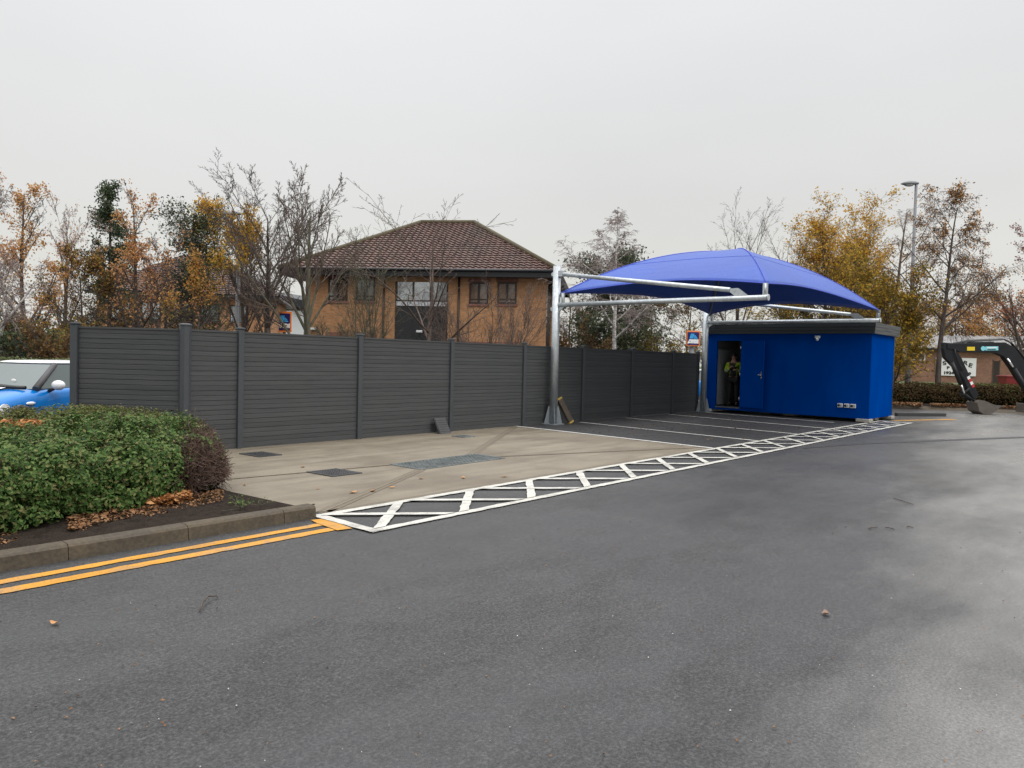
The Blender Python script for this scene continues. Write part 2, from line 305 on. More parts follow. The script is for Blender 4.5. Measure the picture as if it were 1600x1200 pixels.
# ------------------------------------------------------------------ object helpers
def tag(o, label=None, cat=None, group=None, kind=None):
    if label: o['label'] = label
    if cat: o['category'] = cat
    if group: o['group'] = group
    if kind: o['kind'] = kind
    return o
def thing(name, label, cat, loc=(0, 0, 0), rz=0.0, group=None):
    o = bpy.data.objects.new(name, None); o.empty_display_size = .2; o.location = loc; o.rotation_euler = (0, 0, rz); col.objects.link(o)
    return tag(o, label, cat, group)
def link(name, me, mats, parent=None, loc=None, rz=None):
    o = bpy.data.objects.new(name, me); col.objects.link(o)
    for m in (mats if isinstance(mats, (list, tuple)) else [mats]): me.materials.append(M[m] if isinstance(m, str) else m)
    if parent: o.parent = parent
    if loc is not None: o.location = loc
    if rz is not None: o.rotation_euler = (0, 0, rz)
    return o
class MB:
    def __init__(s): s.v = []; s.f = []; s.mi = []; s.sm = []
    def add(s, vs, fs, mi=0, smooth=False):
        k = len(s.v); s.v += [tuple(x) for x in vs]
        for f in fs: s.f.append(tuple(i + k for i in f)); s.mi.append(mi); s.sm.append(smooth)
    def box(s, lo, hi, mi=0, ch=0.0):
        x0, y0, z0 = lo; x1, y1, z1 = hi
        if ch <= 0:
            s.add([(x0, y0, z0), (x1, y0, z0), (x1, y1, z0), (x0, y1, z0), (x0, y0, z1), (x1, y0, z1), (x1, y1, z1), (x0, y1, z1)],
                  [(0, 3, 2, 1), (4, 5, 6, 7), (0, 1, 5, 4), (1, 2, 6, 5), (2, 3, 7, 6), (3, 0, 4, 7)], mi)
        else:
            bm = bmesh.new(); bmesh.ops.create_cube(bm, size=1)
            bmesh.ops.scale(bm, vec=(x1 - x0, y1 - y0, z1 - z0), verts=bm.verts); bmesh.ops.translate(bm, vec=((x0 + x1) / 2, (y0 + y1) / 2, (z0 + z1) / 2), verts=bm.verts)
            bmesh.ops.bevel(bm, geom=list(bm.edges), offset=ch, segments=2, affect='EDGES', profile=.5)
            bm.verts.index_update(); s.add([v.co[:] for v in bm.verts], [[v.index for v in f.verts] for f in bm.faces], mi); bm.free()
    def obox(s, c, ax, ay, az, mi=0):
        c, ax, ay, az = map(Vector, (c, ax, ay, az)); vs = []
        for k in (-1, 1):
            for i, j in ((-1, -1), (1, -1), (1, 1), (-1, 1)): vs.append(c + ax * i + ay * j + az * k)
        s.add(vs, [(0, 3, 2, 1), (4, 5, 6, 7), (0, 1, 5, 4), (1, 2, 6, 5), (2, 3, 7, 6), (3, 0, 4, 7)], mi)
    def tube(s, pts, rad, n=12, mi=0, caps=True, smooth=True):
        pts = [Vector(p) for p in pts]; rad = rad if isinstance(rad, (list, tuple)) else [rad] * len(pts)
        k0 = len(s.v); ref = None
        for i, p in enumerate(pts):
            t = (pts[min(i + 1, len(pts) - 1)] - pts[max(i - 1, 0)]).normalized()
            if ref is None: ref = t.orthogonal().normalized()
            a = (ref - t * ref.dot(t)).normalized(); ref = a; b = t.cross(a)
            for j in range(n):
                q = 2 * math.pi * j / n; s.v.append(tuple(p + (a * math.cos(q) + b * math.sin(q)) * rad[i]))
        for i in range(len(pts) - 1):
            for j in range(n):
                s.f.append((k0 + i * n + j, k0 + i * n + (j + 1) % n, k0 + (i + 1) * n + (j + 1) % n, k0 + (i + 1) * n + j)); s.mi.append(mi); s.sm.append(smooth)
        if caps:
            s.f.append(tuple(k0 + j for j in range(n))[::-1]); s.mi.append(mi); s.sm.append(False)
            e = k0 + (len(pts) - 1) * n; s.f.append(tuple(e + j for j in range(n))); s.mi.append(mi); s.sm.append(False)
    def prism(s, poly, o, ax, ay, th, mi=0):
        # polygon (a,b) in the plane o + a*ax + b*ay, thickness th centred on it
        o, ax, ay = Vector(o), Vector(ax), Vector(ay); nz = ax.cross(ay).normalized(); n = len(poly)
        vs = [o + ax * a + ay * b - nz * th / 2 for a, b in poly] + [o + ax * a + ay * b + nz * th / 2 for a, b in poly]
        s.add(vs, [tuple(range(n))[::-1], tuple(range(n, 2 * n))] + [(i, (i + 1) % n, n + (i + 1) % n, n + i) for i in range(n)], mi)
    def ell(s, c, r, mi=0, nu=14, nv=9, rot=None):
        c = Vector(c); vs = []
        for i in range(nv + 1):
            th = math.pi * i / nv
            for j in range(nu):
                ph = 2 * math.pi * j / nu; p = Vector((r[0] * math.sin(th) * math.cos(ph), r[1] * math.sin(th) * math.sin(ph), r[2] * math.cos(th)))
                if rot: p = rot @ p
                vs.append(c + p)
        s.add(vs, [(i * nu + j, (i + 1) * nu + j, (i + 1) * nu + (j + 1) % nu, i * nu + (j + 1) % nu) for i in range(nv) for j in range(nu)], mi, True)
    def mesh(s, name):
        me = bpy.data.meshes.new(name); me.from_pydata(s.v, [], s.f); me.polygons.foreach_set('material_index', s.mi); me.polygons.foreach_set('use_smooth', s.sm); me.update(); return me
    def build(s, name, mats, parent=None, loc=None, rz=None): return link(name, s.mesh(name), mats, parent, loc, rz)
def np_mesh(name, V, F, mi=None, smooth=False):
    V = np.asarray(V, np.float32); F = np.asarray(F, np.int32); me = bpy.data.meshes.new(name)
    me.vertices.add(len(V)); me.vertices.foreach_set('co', V.ravel()); k = F.shape[1]
    me.loops.add(F.size); me.loops.foreach_set('vertex_index', F.ravel()); me.polygons.add(len(F))
    me.polygons.foreach_set('loop_start', np.arange(0, F.size, k, dtype=np.int32))
    if mi is not None: me.polygons.foreach_set('material_index', np.asarray(mi, np.int32))
    me.polygons.foreach_set('use_smooth', np.full(len(F), smooth)); me.update(calc_edges=True); me.validate(); return me
def sheet(name, poly, z, m, label=None):
    mb = MB(); mb.add([(p[0], p[1], z) for p in poly], [tuple(range(len(poly)))]); o = mb.build(name, m); return tag(o, label, None, None, 'structure')
def strip_poly(a, b, w):
    a, b = Vector(a[:2]), Vector(b[:2]); d = (b - a).normalized(); n = Vector((-d.y, d.x)) * w / 2; return [a - n, b - n, b + n, a + n]
def text_mesh(txt, size, bold=0.0, extrude=.004, arc=None):
    cu = bpy.data.curves.new('txt', 'FONT'); cu.body = txt; cu.size = size; cu.align_x = 'CENTER'; cu.align_y = 'CENTER'; cu.extrude = extrude; cu.offset = bold
    o = bpy.data.objects.new('txt', cu); col.objects.link(o); dg = bpy.context.evaluated_depsgraph_get(); me = bpy.data.meshes.new_from_object(o.evaluated_get(dg)); bpy.data.objects.remove(o); return me
def copy_tree(o, parent=None):
    c = o.copy(); col.objects.link(c); c.parent = parent
    for ch in list(o.children): copy_tree(ch, c)
    return c

# ------------------------------------------------------------------ ground, paving and markings
FY = 11.37          # fence line
big = MB(); big.add([(-300, -300, -.03), (420, -300, -.03), (420, 420, -.03), (-300, 420, -.03)], [(0, 1, 2, 3)]); tag(big.build('ground', 'grass'), kind='structure')
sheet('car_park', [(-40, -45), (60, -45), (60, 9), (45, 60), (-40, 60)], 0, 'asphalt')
sheet('parking_bay_surface', [(13.02, 6.17), (26.2, 6.17), (26.2, 12.4), (22.6, 12.4), (22.6, FY), (13.27, FY)], .004, 'asphalt_new')
sheet('concrete_apron', [(4.33, 6.18), (13.0, 6.18), (13.25, FY + .02), (5.35, FY + .02), (4.6, 10.4), (4.2, 7.9)], .004, 'concrete')
# falls in the apron towards the drain
jz = .008
for a, b, w in (((4.36, 6.25), (7.0, 7.72), .15), ((8.72, 8.4), (13.15, 11.25), .16), ((4.3, 8.7), (7.0, 8.33), .05), ((8.86, 7.98), (12.95, 6.4), .07)):
    sheet('concrete_joint', strip_poly(a, b, w), jz, 'joint')
    sheet('joint_line', strip_poly(a, b, .022), jz + .004, 'groove')
sheet('apron_edge', [(4.4, 6.175), (13.0, 6.175), (13.0, 6.29), (4.4, 6.29)], jz, 'joint')
def markings(name, polys, z, m):
    mb = MB()
    jr = random.Random(len(polys) * 7 + int(z * 1e5))
    for p in polys:
        pts = []
        for a, b in zip(p, list(p[1:]) + [p[0]]):
            a, b = Vector(a[:2]), Vector(b[:2]); k = max(1, min(240, int((b - a).length / .09))); nn_ = Vector((-(b - a).y, (b - a).x)).normalized()
            for i in range(k): pts.append(a.lerp(b, i / k) + nn_ * jr.gauss(0, .0042))
        mb.add([(q.x, q.y, z) for q in pts], [tuple(range(len(pts)))])
    return tag(mb.build(name, m), kind='structure')
# hatched strip
lines = [[(4.17, 6.08), (24.2, 6.08), (24.2, 6.18), (4.17, 6.18)], [(4.17, 5.22), (24.3, 5.22), (24.3, 5.32), (4.17, 5.32)]]
markings('hatch_border', lines, .012, 'white_line')
markings('hatch_end', [[(4.16, 5.23), (4.27, 5.23), (4.27, 6.17), (4.16, 6.17)], [(24.1, 5.24), (24.25, 5.24), (24.2, 6.17), (24.08, 6.17)]], .015, 'white_line')
b1 = [[(4.24 + k * 1.11, 5.31), (4.39 + k * 1.11, 5.31), (5.30 + k * 1.11, 6.1), (5.15 + k * 1.11, 6.1)] for k in range(18)]
b2 = [[(4.22 + k * 1.11, 6.1), (4.37 + k * 1.11, 6.1), (5.30 + k * 1.11, 5.31), (5.15 + k * 1.11, 5.31)] for k in range(18)]
markings('hatch_bar', b1, .018, 'white_line'); markings('hatch_bar', b2, .021, 'white_line')
bl = [((13.27, FY - .04), (13.02, 6.2)), ((15.55, 11.1), (15.08, 6.17)), ((17.92, 11.2), (17.42, 6.17)), ((20.4, 11.2), (19.72, 6.17)), ((22.4, 10.9), (22.05, 6.8))]
for a, b in bl: markings('bay_line', [strip_poly(a, b, .10)], .012, 'white_bay')
markings('double_yellow_lines', [[(-12, 5.765), (4.03, 5.765), (4.03, 5.865), (-12, 5.865)], [(-12, 5.535), (4.0, 5.535), (4.0, 5.65), (-12, 5.65)]], .006, 'yellow_line')
markings('yellow_line_end', [[(3.99, 5.5), (4.13, 5.47), (4.2, 5.98), (4.05, 6.02)]], .010, 'yellow_line')
pts = [G(1255, 701), G(1350, 694), G(1480, 689), G(1600, 684.5), G(1720, 680)]
markings('tar_seam', [[(a.x - .0, a.y - .0), (b.x, b.y), (b.x + .35, b.y + .12), (a.x + .25, a.y + .1)] for a, b in zip(pts[:-1], pts[1:])], .005, 'tar')
# yellow line and kerb by the far bed
a, b = G(1395, 657.5), G(1492, 655.5); markings('far_yellow_line', [strip_poly(a, b, .22)], .006, 'yellow_line')
# kerb of the near bed
kb = MB(); xs = [4.17, 3.82] + [3.82 - .915 * i for i in range(1, 16)]
for x1, x0 in zip(xs[:-1], xs[1:]):
    prof = [(6.085, -.02), (6.10, .10), (6.118, .117), (6.135, .123), (6.235, .123), (6.235, -.02)]
    kb.add([(x0 + .003, y, z) for y, z in prof] + [(x1 - .003, y, z) for y, z in prof], [(0, 1, 2, 3, 4, 5), (11, 10, 9, 8, 7, 6)] + [(i, i + 6, (i + 1) % 6 + 6, (i + 1) % 6) for i in range(6)])
tag(kb.build('kerb', 'kerb'), kind='structure')
tag_poly = [(-12, 6.235), (4.16, 6.235), (4.31, 6.6), (4.2, 7.88), (4.58, 10.4), (5.1, 11.1), (4.0, 12.6), (-12, 12.6)]
sb = MB(); n = len(tag_poly); sb.add([(x, y, .018) for x, y in tag_poly] + [(x, y, -.01) for x, y in tag_poly], [tuple(range(n))] + [(i, n + i, n + (i + 1) % n, (i + 1) % n) for i in range(n)])
tag(sb.build('soil_bed', 'soil'), kind='structure')
gx, gy = np.meshgrid(np.linspace(-1.5, 4.12, 190), np.linspace(6.24, 8.2, 66), indexing='ij'); zz_ = []
from mathutils import noise as mnoise
for a_, b_ in zip(gx.ravel(), gy.ravel()): zz_.append(.092 + .022 * mnoise.fractal(Vector((a_ * 7, b_ * 7, 0)), .6, 2.2, 4) + .014 * abs(mnoise.noise(Vector((a_ * 21, b_ * 21, 3)))) - .075 * min(1, max(0, (a_ - 3.35) / .75)) * min(1, (b_ - 6.24) / .35))
gx_ = gx.ravel() + np.where(gy.ravel() < 6.7, np.clip((gx.ravel() - 3.5) / .6, 0, 1) * .14, np.clip((gx.ravel() - 3.5) / .6, 0, 1) * .08)
me_ = bpy.data.meshes.new('soil'); me_.from_pydata([(a_, b_, c_) for a_, b_, c_ in zip(gx_, gy.ravel(), zz_)], [], [(i * 66 + j, (i + 1) * 66 + j, (i + 1) * 66 + j + 1, i * 66 + j + 1) for i in range(189) for j in range(65)])
tag(link('soil', me_, 'soil'), kind='structure')
# far bed, pavement, verge on the right
def far_strip(name, d0, d1, z0, z1, m, px0=1290, px1=1800, sl=0.009, n=14, base=None):
    V = []; F = []
    for i in range(n + 1):
        px = px0 + (px1 - px0) * i / n; k = 1 - sl * (px - 1480) / 100 * 3
        for d, z in ((d0, z0), (d1, z1)): p = W(px, d * k, z); V.append(p[:])
    F = [(2 * i, 2 * i + 2, 2 * i + 3, 2 * i + 1) for i in range(n)]
    mb = MB(); mb.add(V, F); return tag(mb.build(name, m), kind='structure')
far_strip('far_kerb', 29.0, 29.25, .0, .12, 'kerb'); far_strip('far_bed', 29.25, 33.6, .12, .45, 'soil'); far_strip('pavement', 33.6, 38.5, .45, .52, 'paving')
far_strip('grass_verge', 38.5, 100, .52, .75, 'grass', 1200, 1950)
a, b = G(1400, 650), G(1476, 650.5); d = (b - a).normalized(); nn = Vector((-d.y, d.x, 0))
kb = MB(); kb.obox((a + b) / 2 + Vector((0, 0, .05)), (b - a) / 2, nn * .07, (0, 0, .055)); tag(kb.build('kerb_upstand', 'tar'), kind='structure')

# ------------------------------------------------------------------ fence
FH = 1.94
fence = thing('fence', 'long dark grey composite board fence with a short return at its near end', 'fence', (5.34, FY, 0))
prof = []
nb = 24; bh = (FH - .04) / nb
for i in range(nb):
    z = .02 + i * bh; dp = .009 if i % 2 else .006
    prof += [(0.0, z + .004), (0.0, z + bh - .012), (-dp, z + bh - .007), (-dp, z + bh - .001)]
prof = [(-.0, .01)] + prof + [(0.0, FH - .035), (.012, FH - .03), (.012, FH), (-.055, FH), (-.055, .01)]
def panel(a, b):
    a, b = Vector((*a, 0)), Vector((*b, 0)); d = (b - a).normalized(); nrm = Vector((d.y, -d.x, 0)); n = len(prof); o0 = Vector((5.34, FY, 0))
    vs = [a + nrm * p + Vector((0, 0, z)) - o0 for p, z in prof] + [b + nrm * p + Vector((0, 0, z)) - o0 for p, z in prof]
    mb = MB(); mb.add(vs, [(i, n + i, n + (i + 1) % n, (i + 1) % n) for i in range(n)]); return mb.build('panel', 'board', fence)
def fpost(p, w=.05, h=FH + .035, face=0.0):
    mb = MB(); mb.box((-w, -w, 0), (w, w, h), 0, .008); o = mb.build('post', 'post', fence, (p[0] - 5.34, p[1] - FY, 0), face)
    cp = MB(); q = w + .014; cp.box((-q, -q, h + .001), (q, q, h + .022), 0, .006); cp.box((-w * .8, -w * .8, h + .02), (w * .8, w * .8, h + .034), 0, .006); cp.build('post_cap', 'post', o)
px_ = [5.34] + [6.256 + 2.435 * i for i in range(7)] + [22.55]
for x0, x1 in zip(px_[:-1], px_[1:]): panel((x0 + (.075 if x0 < 5.5 else .045), FY), (x1 - .045, FY))
for x in px_[1:]: fpost((x, FY))
RP = (4.22, 12.675); dv = (Vector((5.34, FY)) - Vector(RP)); ang = math.atan2(dv.y, dv.x); dv.normalize()
panel((RP[0] + dv.x * .06, RP[1] + dv.y * .06), (5.34 - dv.x * .085, FY - dv.y * .085))
fpost(RP, .055, FH + .03, ang)
mb = MB(); mb.tube([(0, 0, 0), (0, 0, FH + .05)], [.088, .088], 8, smooth=False); cp_o = mb.build('post', 'post', fence, (0, 0, 0), R(12))
tag(cp_o, 'faceted corner post, thicker than the rest'); mb = MB(); mb.tube([(0, 0, FH + .051), (0, 0, FH + .07), (0, 0, FH + .085)], [.1, .1, .06], 8, smooth=False); mb.build('post_cap', 'post', cp_o)

# ------------------------------------------------------------------ canopy
XA, XB, YP_, YT = 14.47, 22.58, 11.14, 5.82
can = thing('canopy', 'blue fabric shade canopy on two galvanised cantilever posts over the parking bays', 'canopy', ((XA + XB) / 2, YP_, 0))
OX, OY = (XA + XB) / 2, YP_
def L(x, y, z): return (x - OX, y - OY, z)
for X in (XA, XB):
    mb = MB(); mb.tube([L(X, YP_, .02), L(X, YP_, 3.91)], .098, 24); mb.tube([L(X, YP_, 3.91), L(X, YP_, 3.925)], .098, 24)
    po = mb.build('post', 'galv', can)
    g = MB(); g.box(L(X - .2, YP_ - .2, .005), L(X + .2, YP_ + .2, .03))
    for q in range(4):
        a = q * math.pi / 2 + math.pi / 4; e = Vector((math.cos(a), math.sin(a), 0)); o = Vector(L(X, YP_, 0))
        g.prism([(.09, .03), (.225, .03), (.215, .08), (.125, .46), (.09, .46)], o, e, (0, 0, 1), .012)
    g.build('base_plate', 'galv_dull', po)
    for z, yy in ((3.72, 0), (2.86, 0)):
        br = MB(); br.tube([L(X - .035, YP_ + .10, z), L(X + .035, YP_ + .10, z)], .055, 14); br.box(L(X - .012, YP_ + .06, z - .05), L(X + .012, YP_ + .13, z + .05)); br.build('bracket', 'galv', po)
    br = MB(); br.prism([(-.1, 0), (-.36, 0), (-.36, .06), (-.1, -.1)][::-1], L(X, YP_, 2.9), (0, 1, 0), (0, 0, 1), .03)
    br.build('bracket', 'galv', po); br = MB(); br.box(L(X - .06, YP_ - .115, 3.66), L(X + .06, YP_ - .09, 3.78))
    for sx in (-.05, .05): br.prism([(-.08, -.07), (-.2, -.07), (-.2, .07), (-.08, .07)][::-1], L(X + sx, YP_, 3.72), (0, 1, 0), (0, 0, 1), .012)
    br.build('bracket', 'galv', po)
    lo = MB(); lo.tube([L(X, YP_ - .08, 2.96), L(X, YT, 2.96)], .056, 18); lo.tube([L(X, YT, 2.96), L(X, YT - .015, 2.96)], .066, 18)
    arm = lo.build('lower_arm', 'galv', can); tag(arm, 'horizontal tube of the cantilever arm')
    for y in (YT + .06, YP_ - .2): ups = MB(); ups.box(L(X - .012, y - .05, 3.0), L(X + .012, y + .05, 3.25)); ups.tube([L(X, y, 3.0), L(X, y, 3.24)], .026, 10); ups.build('upstand', 'galv', arm)
    up = MB(); up.tube([L(X, YP_ - .17, 3.705), L(X, 6.62, 3.14)], .05, 18); upo = up.build('upper_arm', 'galv', can); tag(upo, 'sloping tie tube of the cantilever arm')
    gs = MB()
    for sx in (-.045, .045): gs.prism([(6.22, 3.0), (6.5, 3.0), (6.62, 3.10), (6.6, 3.165), (6.45, 3.17), (6.3, 3.06)], (X + sx * .6 - OX, -OY, 0), (0, 1, 0), (0, 0, 1), .012)
    gs.tube([L(X - .045, 6.52, 3.125), L(X + .045, 6.52, 3.125)], .026, 10); gs.build('gusset', 'galv', upo)
CX, CY, HX, HY, ZC, ZR = (XA + XB) / 2, (5.86 + 11.02) / 2, (XB - XA) / 2, (11.02 - 5.86) / 2, 3.24, 1.33
NR, NTT = 26, 34
def fab(side, r, t):
    s = 1 - .13 * (1 - t * t); rr = r * s
    z = ZC + ZR * (1 - rr ** 1.95) - .10 * rr * (1 - t * t) * (1 - (1 - r) ** 2)
    u, v = {0: (-rr, rr * t), 1: (rr * -t, -rr), 2: (rr, -rr * t), 3: (rr * t, rr)}[side]
    return (CX + u * HX - OX, CY + v * HY - OY, z)
V, F = [], []
for sd in range(4):
    k0 = len(V)
    for i in range(NR + 1):
        for j in range(NTT + 1): V.append(fab(sd, i / NR, -1 + 2 * j / NTT))
    for i in range(NR):
        for j in range(NTT): a = k0 + i * (NTT + 1) + j; F.append((a, a + 1, a + NTT + 2, a + NTT + 1))
bm = bmesh.new(); vs = [bm.verts.new(v) for v in V]
for f in F:
    try: bm.faces.new([vs[i] for i in f])
    except ValueError: pass
bmesh.ops.remove_doubles(bm, verts=bm.verts, dist=1e-4); bmesh.ops.recalc_face_normals(bm, faces=bm.faces)
for e in bm.edges: e.smooth = True
me = bpy.data.meshes.new('fabric'); bm.to_mesh(me); bm.free(); me.polygons.foreach_set('use_smooth', [True] * len(me.polygons))
fo = link('fabric', me, 'fabric', can); sm = fo.modifiers.new('thickness', 'SOLIDIFY'); sm.thickness = .006; sm.offset = -1
se = MB()
for sd in range(4):
    se.tube([Vector(fab(sd, i / NR, -1)) + Vector((0, 0, .004)) for i in range(NR + 1)], .012, 6)
    se.tube([Vector(fab(sd, 1, -1 + 2 * j / NTT)) for j in range(NTT + 1)], .014, 6)
    for rr_ in (.62,): se.tube([Vector(fab(sd, rr_, -1 + 2 * j / NTT)) + Vector((0, 0, .002)) for j in range(NTT + 1)], .005, 6)
se.build('edge_cable', 'seam', fo)
for sd in (0, 2):
    rb = MB(); rb.tube([Vector(fab(sd, i / NR, -1)) - Vector((0, 0, .05)) for i in range(NR, -1, -1)] + [Vector(fab((sd + 2) % 4, i / NR, -1)) - Vector((0, 0, .05)) for i in range(1, NR + 1)], .03, 10)
    if sd == 0: rb.build('hoop', 'lamp_grey', can)
rb = MB(); rb.tube([Vector(fab(1, i / NR, -1)) - Vector((0, 0, .05)) for i in range(NR, -1, -1)] + [Vector(fab(3, i / NR, -1)) - Vector((0, 0, .05)) for i in range(1, NR + 1)], .03, 10); rb.build('hoop', 'lamp_grey', can)

# ------------------------------------------------------------------ cabin
cx0, cx1, cy0, cy1, z0, z1 = 22.95, 25.5, 6.12, 11.28, .115, 2.62
cab = thing('portable_cabin', 'blue flat roofed portable cabin with its door open behind the canopy', 'cabin', (cx0, cy0, 0))
def C(x, y, z): return (x - cx0, y - cy0, z)
dy0, dy1, dz0, dz1 = 10.04, 10.88, .22, 2.38
w = MB(); t = .06
w.box(C(cx0, cy0, z0), C(cx0 + t, dy0, z1)); w.box(C(cx0, dy1, z0), C(cx0 + t, cy1, z1)); w.box(C(cx0, dy0, dz1), C(cx0 + t, dy1, z1)); w.box(C(cx0, dy0, z0), C(cx0 + t, dy1, dz0))
w.box(C(cx0 + t, cy0, z0), C(cx1, cy0 + t, z1)); w.box(C(cx0 + t, cy1 - t, z0), C(cx1, cy1, z1)); w.box(C(cx1 - t, cy0 + t, z0), C(cx1, cy1 - t, z1))
wall = w.build('wall', 'cabin', cab)
tr = MB()
for y in (cy0 - .004, cy1 - .05):
    tr.box(C(cx0 - .005, y, z0 - .002), C(cx0 + .05, y + .054, z1 + .001))
tr.box(C(cx1 - .07, cy0 - .006, z0), C(cx1 + .006, cy0 + .05, z1 - .005), 1)
tr.box(C(cx0 - .006, cy0 + .06, z0 - .003), C(cx0 - .0005, cy1 - .06, z0 + .085))
for y in (7.4, 8.66): tr.box(C(cx0 - .003, y, z0 + .09), C(cx0 - .0005, y + .025, z1))
tr.build('corner_trim', ['cabin', 'black_clad'], cab)
fl = MB(); fl.box(C(cx0 + t, cy0 + t, z0), C(cx1 - t, cy1 - t, dz0 - .02)); fl.build('floor', 'inside_dark', cab)
li = MB(); li.box(C(cx0 + t + .001, cy1 - t - .02, dz0), C(cx1 - t, cy1 - t - .002, z1 - .05)); li.box(C(cx1 - t - .03, cy0 + t, dz0), C(cx1 - t - .002, cy1 - t, z1 - .05)); li.build('lining', 'inside', cab)
rf = MB(); rf.box(C(cx0 - .03, cy0 - .03, z1 + .002), C(cx1 + .03, cy1 + .03, z1 + .06)); ov = .11
for k, (a, b) in enumerate(((2.60, 2.70), (2.703, 2.80), (2.803, 2.91))):
    e = ov + (.012 if k == 2 else 0) - (.01 if k == 0 else 0); rf.box(C(cx0 - e, cy0 - e, a), C(cx1 + e, cy1 + e, b if k < 2 else 2.915))
ro = rf.build('roof', 'fascia', cab)
fr = MB()
fr.box(C(cx0 - .012, dy0 - .05, dz0 - .05), C(cx0 + .02, dy0, dz1 + .05)); fr.box(C(cx0 - .012, dy1, dz0 - .05), C(cx0 + .02, dy1 + .05, dz1 + .05)); fr.box(C(cx0 - .012, dy0, dz1), C(cx0 + .02, dy1, dz1 + .05))
fro = fr.build('door_frame', 'cabin', cab)
th_ = MB(); th_.box(C(cx0 - .03, dy0, dz0 - .045), C(cx0 + .05, dy1, dz0)); th_.build('threshold', 'steel', fro)
dl = MB(); dl.box((-.022, -.82, 0), (.022, 0, dz1 - dz0 - .02), 0, .004); dl.box((-.026, -.78, .06), (-.0225, -.05, dz1 - dz0 - .08))
door = dl.build('door', 'cabin', cab, C(cx0 - .05, dy0 - .02, dz0 + .01), R(-9)); tag(door, 'blue cabin door swung open against the wall')
hd = MB(); hd.box((-.036, -.775, .93), (-.027, -.735, 1.18)); hd.tube([(-.03, -.755, 1.06), (-.075, -.755, 1.06), (-.08, -.63, 1.06)], .011, 8); hd.tube([(-.032, -.755, .98), (-.045, -.755, .98)], .016, 10); hd.build('handle', 'steel', door)
for z in (.2, 1.0, 1.85): hg = MB(); hg.tube([(-.01, .02, z), (-.01, .02, z + .11)], .014, 8); hg.build('hinge', 'steel', door)
for y in (6.55, 6.73, 6.915):
    s = MB(); s.box((-.05, -.075, -.06), (0, .075, .06), 0, .01); so = s.build('socket', 'white_plastic', cab, C(cx0 - .002, y, .47)); s = MB(); s.tube([(-.052, .03, .0), (-.066, .03, .0)], .036, 14); s.build('socket_cover', 'dark', so); s = MB(); s.box((-.056, -.055, -.03), (-.051, -.015, .03)); s.build('switch', 'grey_plastic', so)
s = MB(); s.box((-.07, -.075, -.04), (0, .075, .04), 0, .01); s.ell((-.05, 0, -.07), (.045, .045, .05)); s.build('sensor_light', 'white_plastic', cab, C(cx0 - .002, 7.64, 2.5))
ci = MB(); ci.box(C(23.3, 10.95, .24), C(24.4, 11.2, 2.1), 0, .01); ci.build('cupboard', 'inside', cab)
for i, (x, y) in enumerate(((23.05, 6.26), (25.3, 6.22), (25.3, 11.1), (23.5, 11.0), (24.2, 6.4), (23.6, 8.6))):
    b = MB(); b.box((-.19, -.19, .024), (.19, .19, .113), 0, .012)
    tag(b.build('concrete_pad', 'block', None, (x, y, 0)), ['pale concrete pad under the nearest bottom corner of the blue cabin', 'pale concrete pad under the rear right corner of the blue cabin', 'concrete pad under the rear far corner of the blue cabin', 'concrete pad under the blue cabin beside its open doorway', 'concrete pad under the right end of the blue cabin between its corners', 'concrete pad under the middle of the long side of the blue cabin'][i], 'pad', 'pads carrying the cabin')

# ------------------------------------------------------------------ small things on the apron
def cover(name, label, c, ax, ay, rows, cols_, m, cat='drain cover', rim=.04):
    c = Vector(c); ax = Vector(ax); ay = Vector(ay); t = thing(name, label, cat, (c.x, c.y, 0.0))
    f = MB(); lx, ly = ax.length, ay.length; ux, uy = ax.normalized(), ay.normalized(); z = Vector((0, 0, 1))
    for s in (-1, 1):
        f.obox(ax * s - ux * rim / 2 * s + z * .009, ux * rim / 2, ay, z * .009); f.obox(ay * s - uy * rim / 2 * s + z * .0085, ax - ux * rim, uy * rim / 2, z * .009)
    f.build('frame', m, t)
    g = MB(); g.obox(z * .0065, ax - ux * rim, ay - uy * rim, z * .0035)
    for i in range(1, rows): g.obox(ay * (2 * i / rows - 1) + z * .012, ax - ux * rim, uy * .008, z * .006)
    for i in range(1, cols_): g.obox(ax * (2 * i / cols_ - 1) + z * .0125, ux * .008, ay - uy * rim, z * .006)
    g.build('grating', m, t); return t
M['iron'] = m_stain('cast iron', (.05, .05, .052), .6, 1.4, 6, .5); M['grate_steel'] = m_stain('wet steel grating', (.15, .165, .165), .6, 1.4, 4, .35)
cover('drain_cover', 'small square dark iron cover in the concrete close to the fence', (6.12, 10.46, 0), (.20, .0, 0), (-.02, .26, 0), 8, 8, 'iron')
cover('drain_cover', 'larger square dark iron chamber cover in the concrete near the hedge', (5.92, 8.25, 0), (.24, -.0, 0), (-.02, .27, 0), 12, 12, 'iron')
cover('floor_drain', 'wide pale steel grating in the middle of the concrete apron', (7.9, 8.05, 0), (.93, .02, 0), (.0, .33, 0), 7, 26, 'grate_steel')
c = G(724, 682.5); cover('drain_cover', 'tiny round edged gully cover in the concrete below the leaning slab', (c.x, c.y, 0), (.17, 0, 0), (0, .17, 0), 6, 6, 'grate_steel')
sl = MB(); a = Vector((0, -.10, .012)); sl.obox((0, -.115, .15), (.165, 0, 0), (0, .1, .165), (0, -.011, .008))
for k in range(7):
    f = -.8 + k * .27; sl.obox((0, -.115 - .018 + .1 * f, .15 + .006 + .165 * f), (.15, 0, 0), (0, .012, .02), (0, -.006, .004))
tag(sl.build('drain_grate', 'iron', None, (10.72, FY - .07, 0)), 'spare black grating leaning against the fence', 'grate')
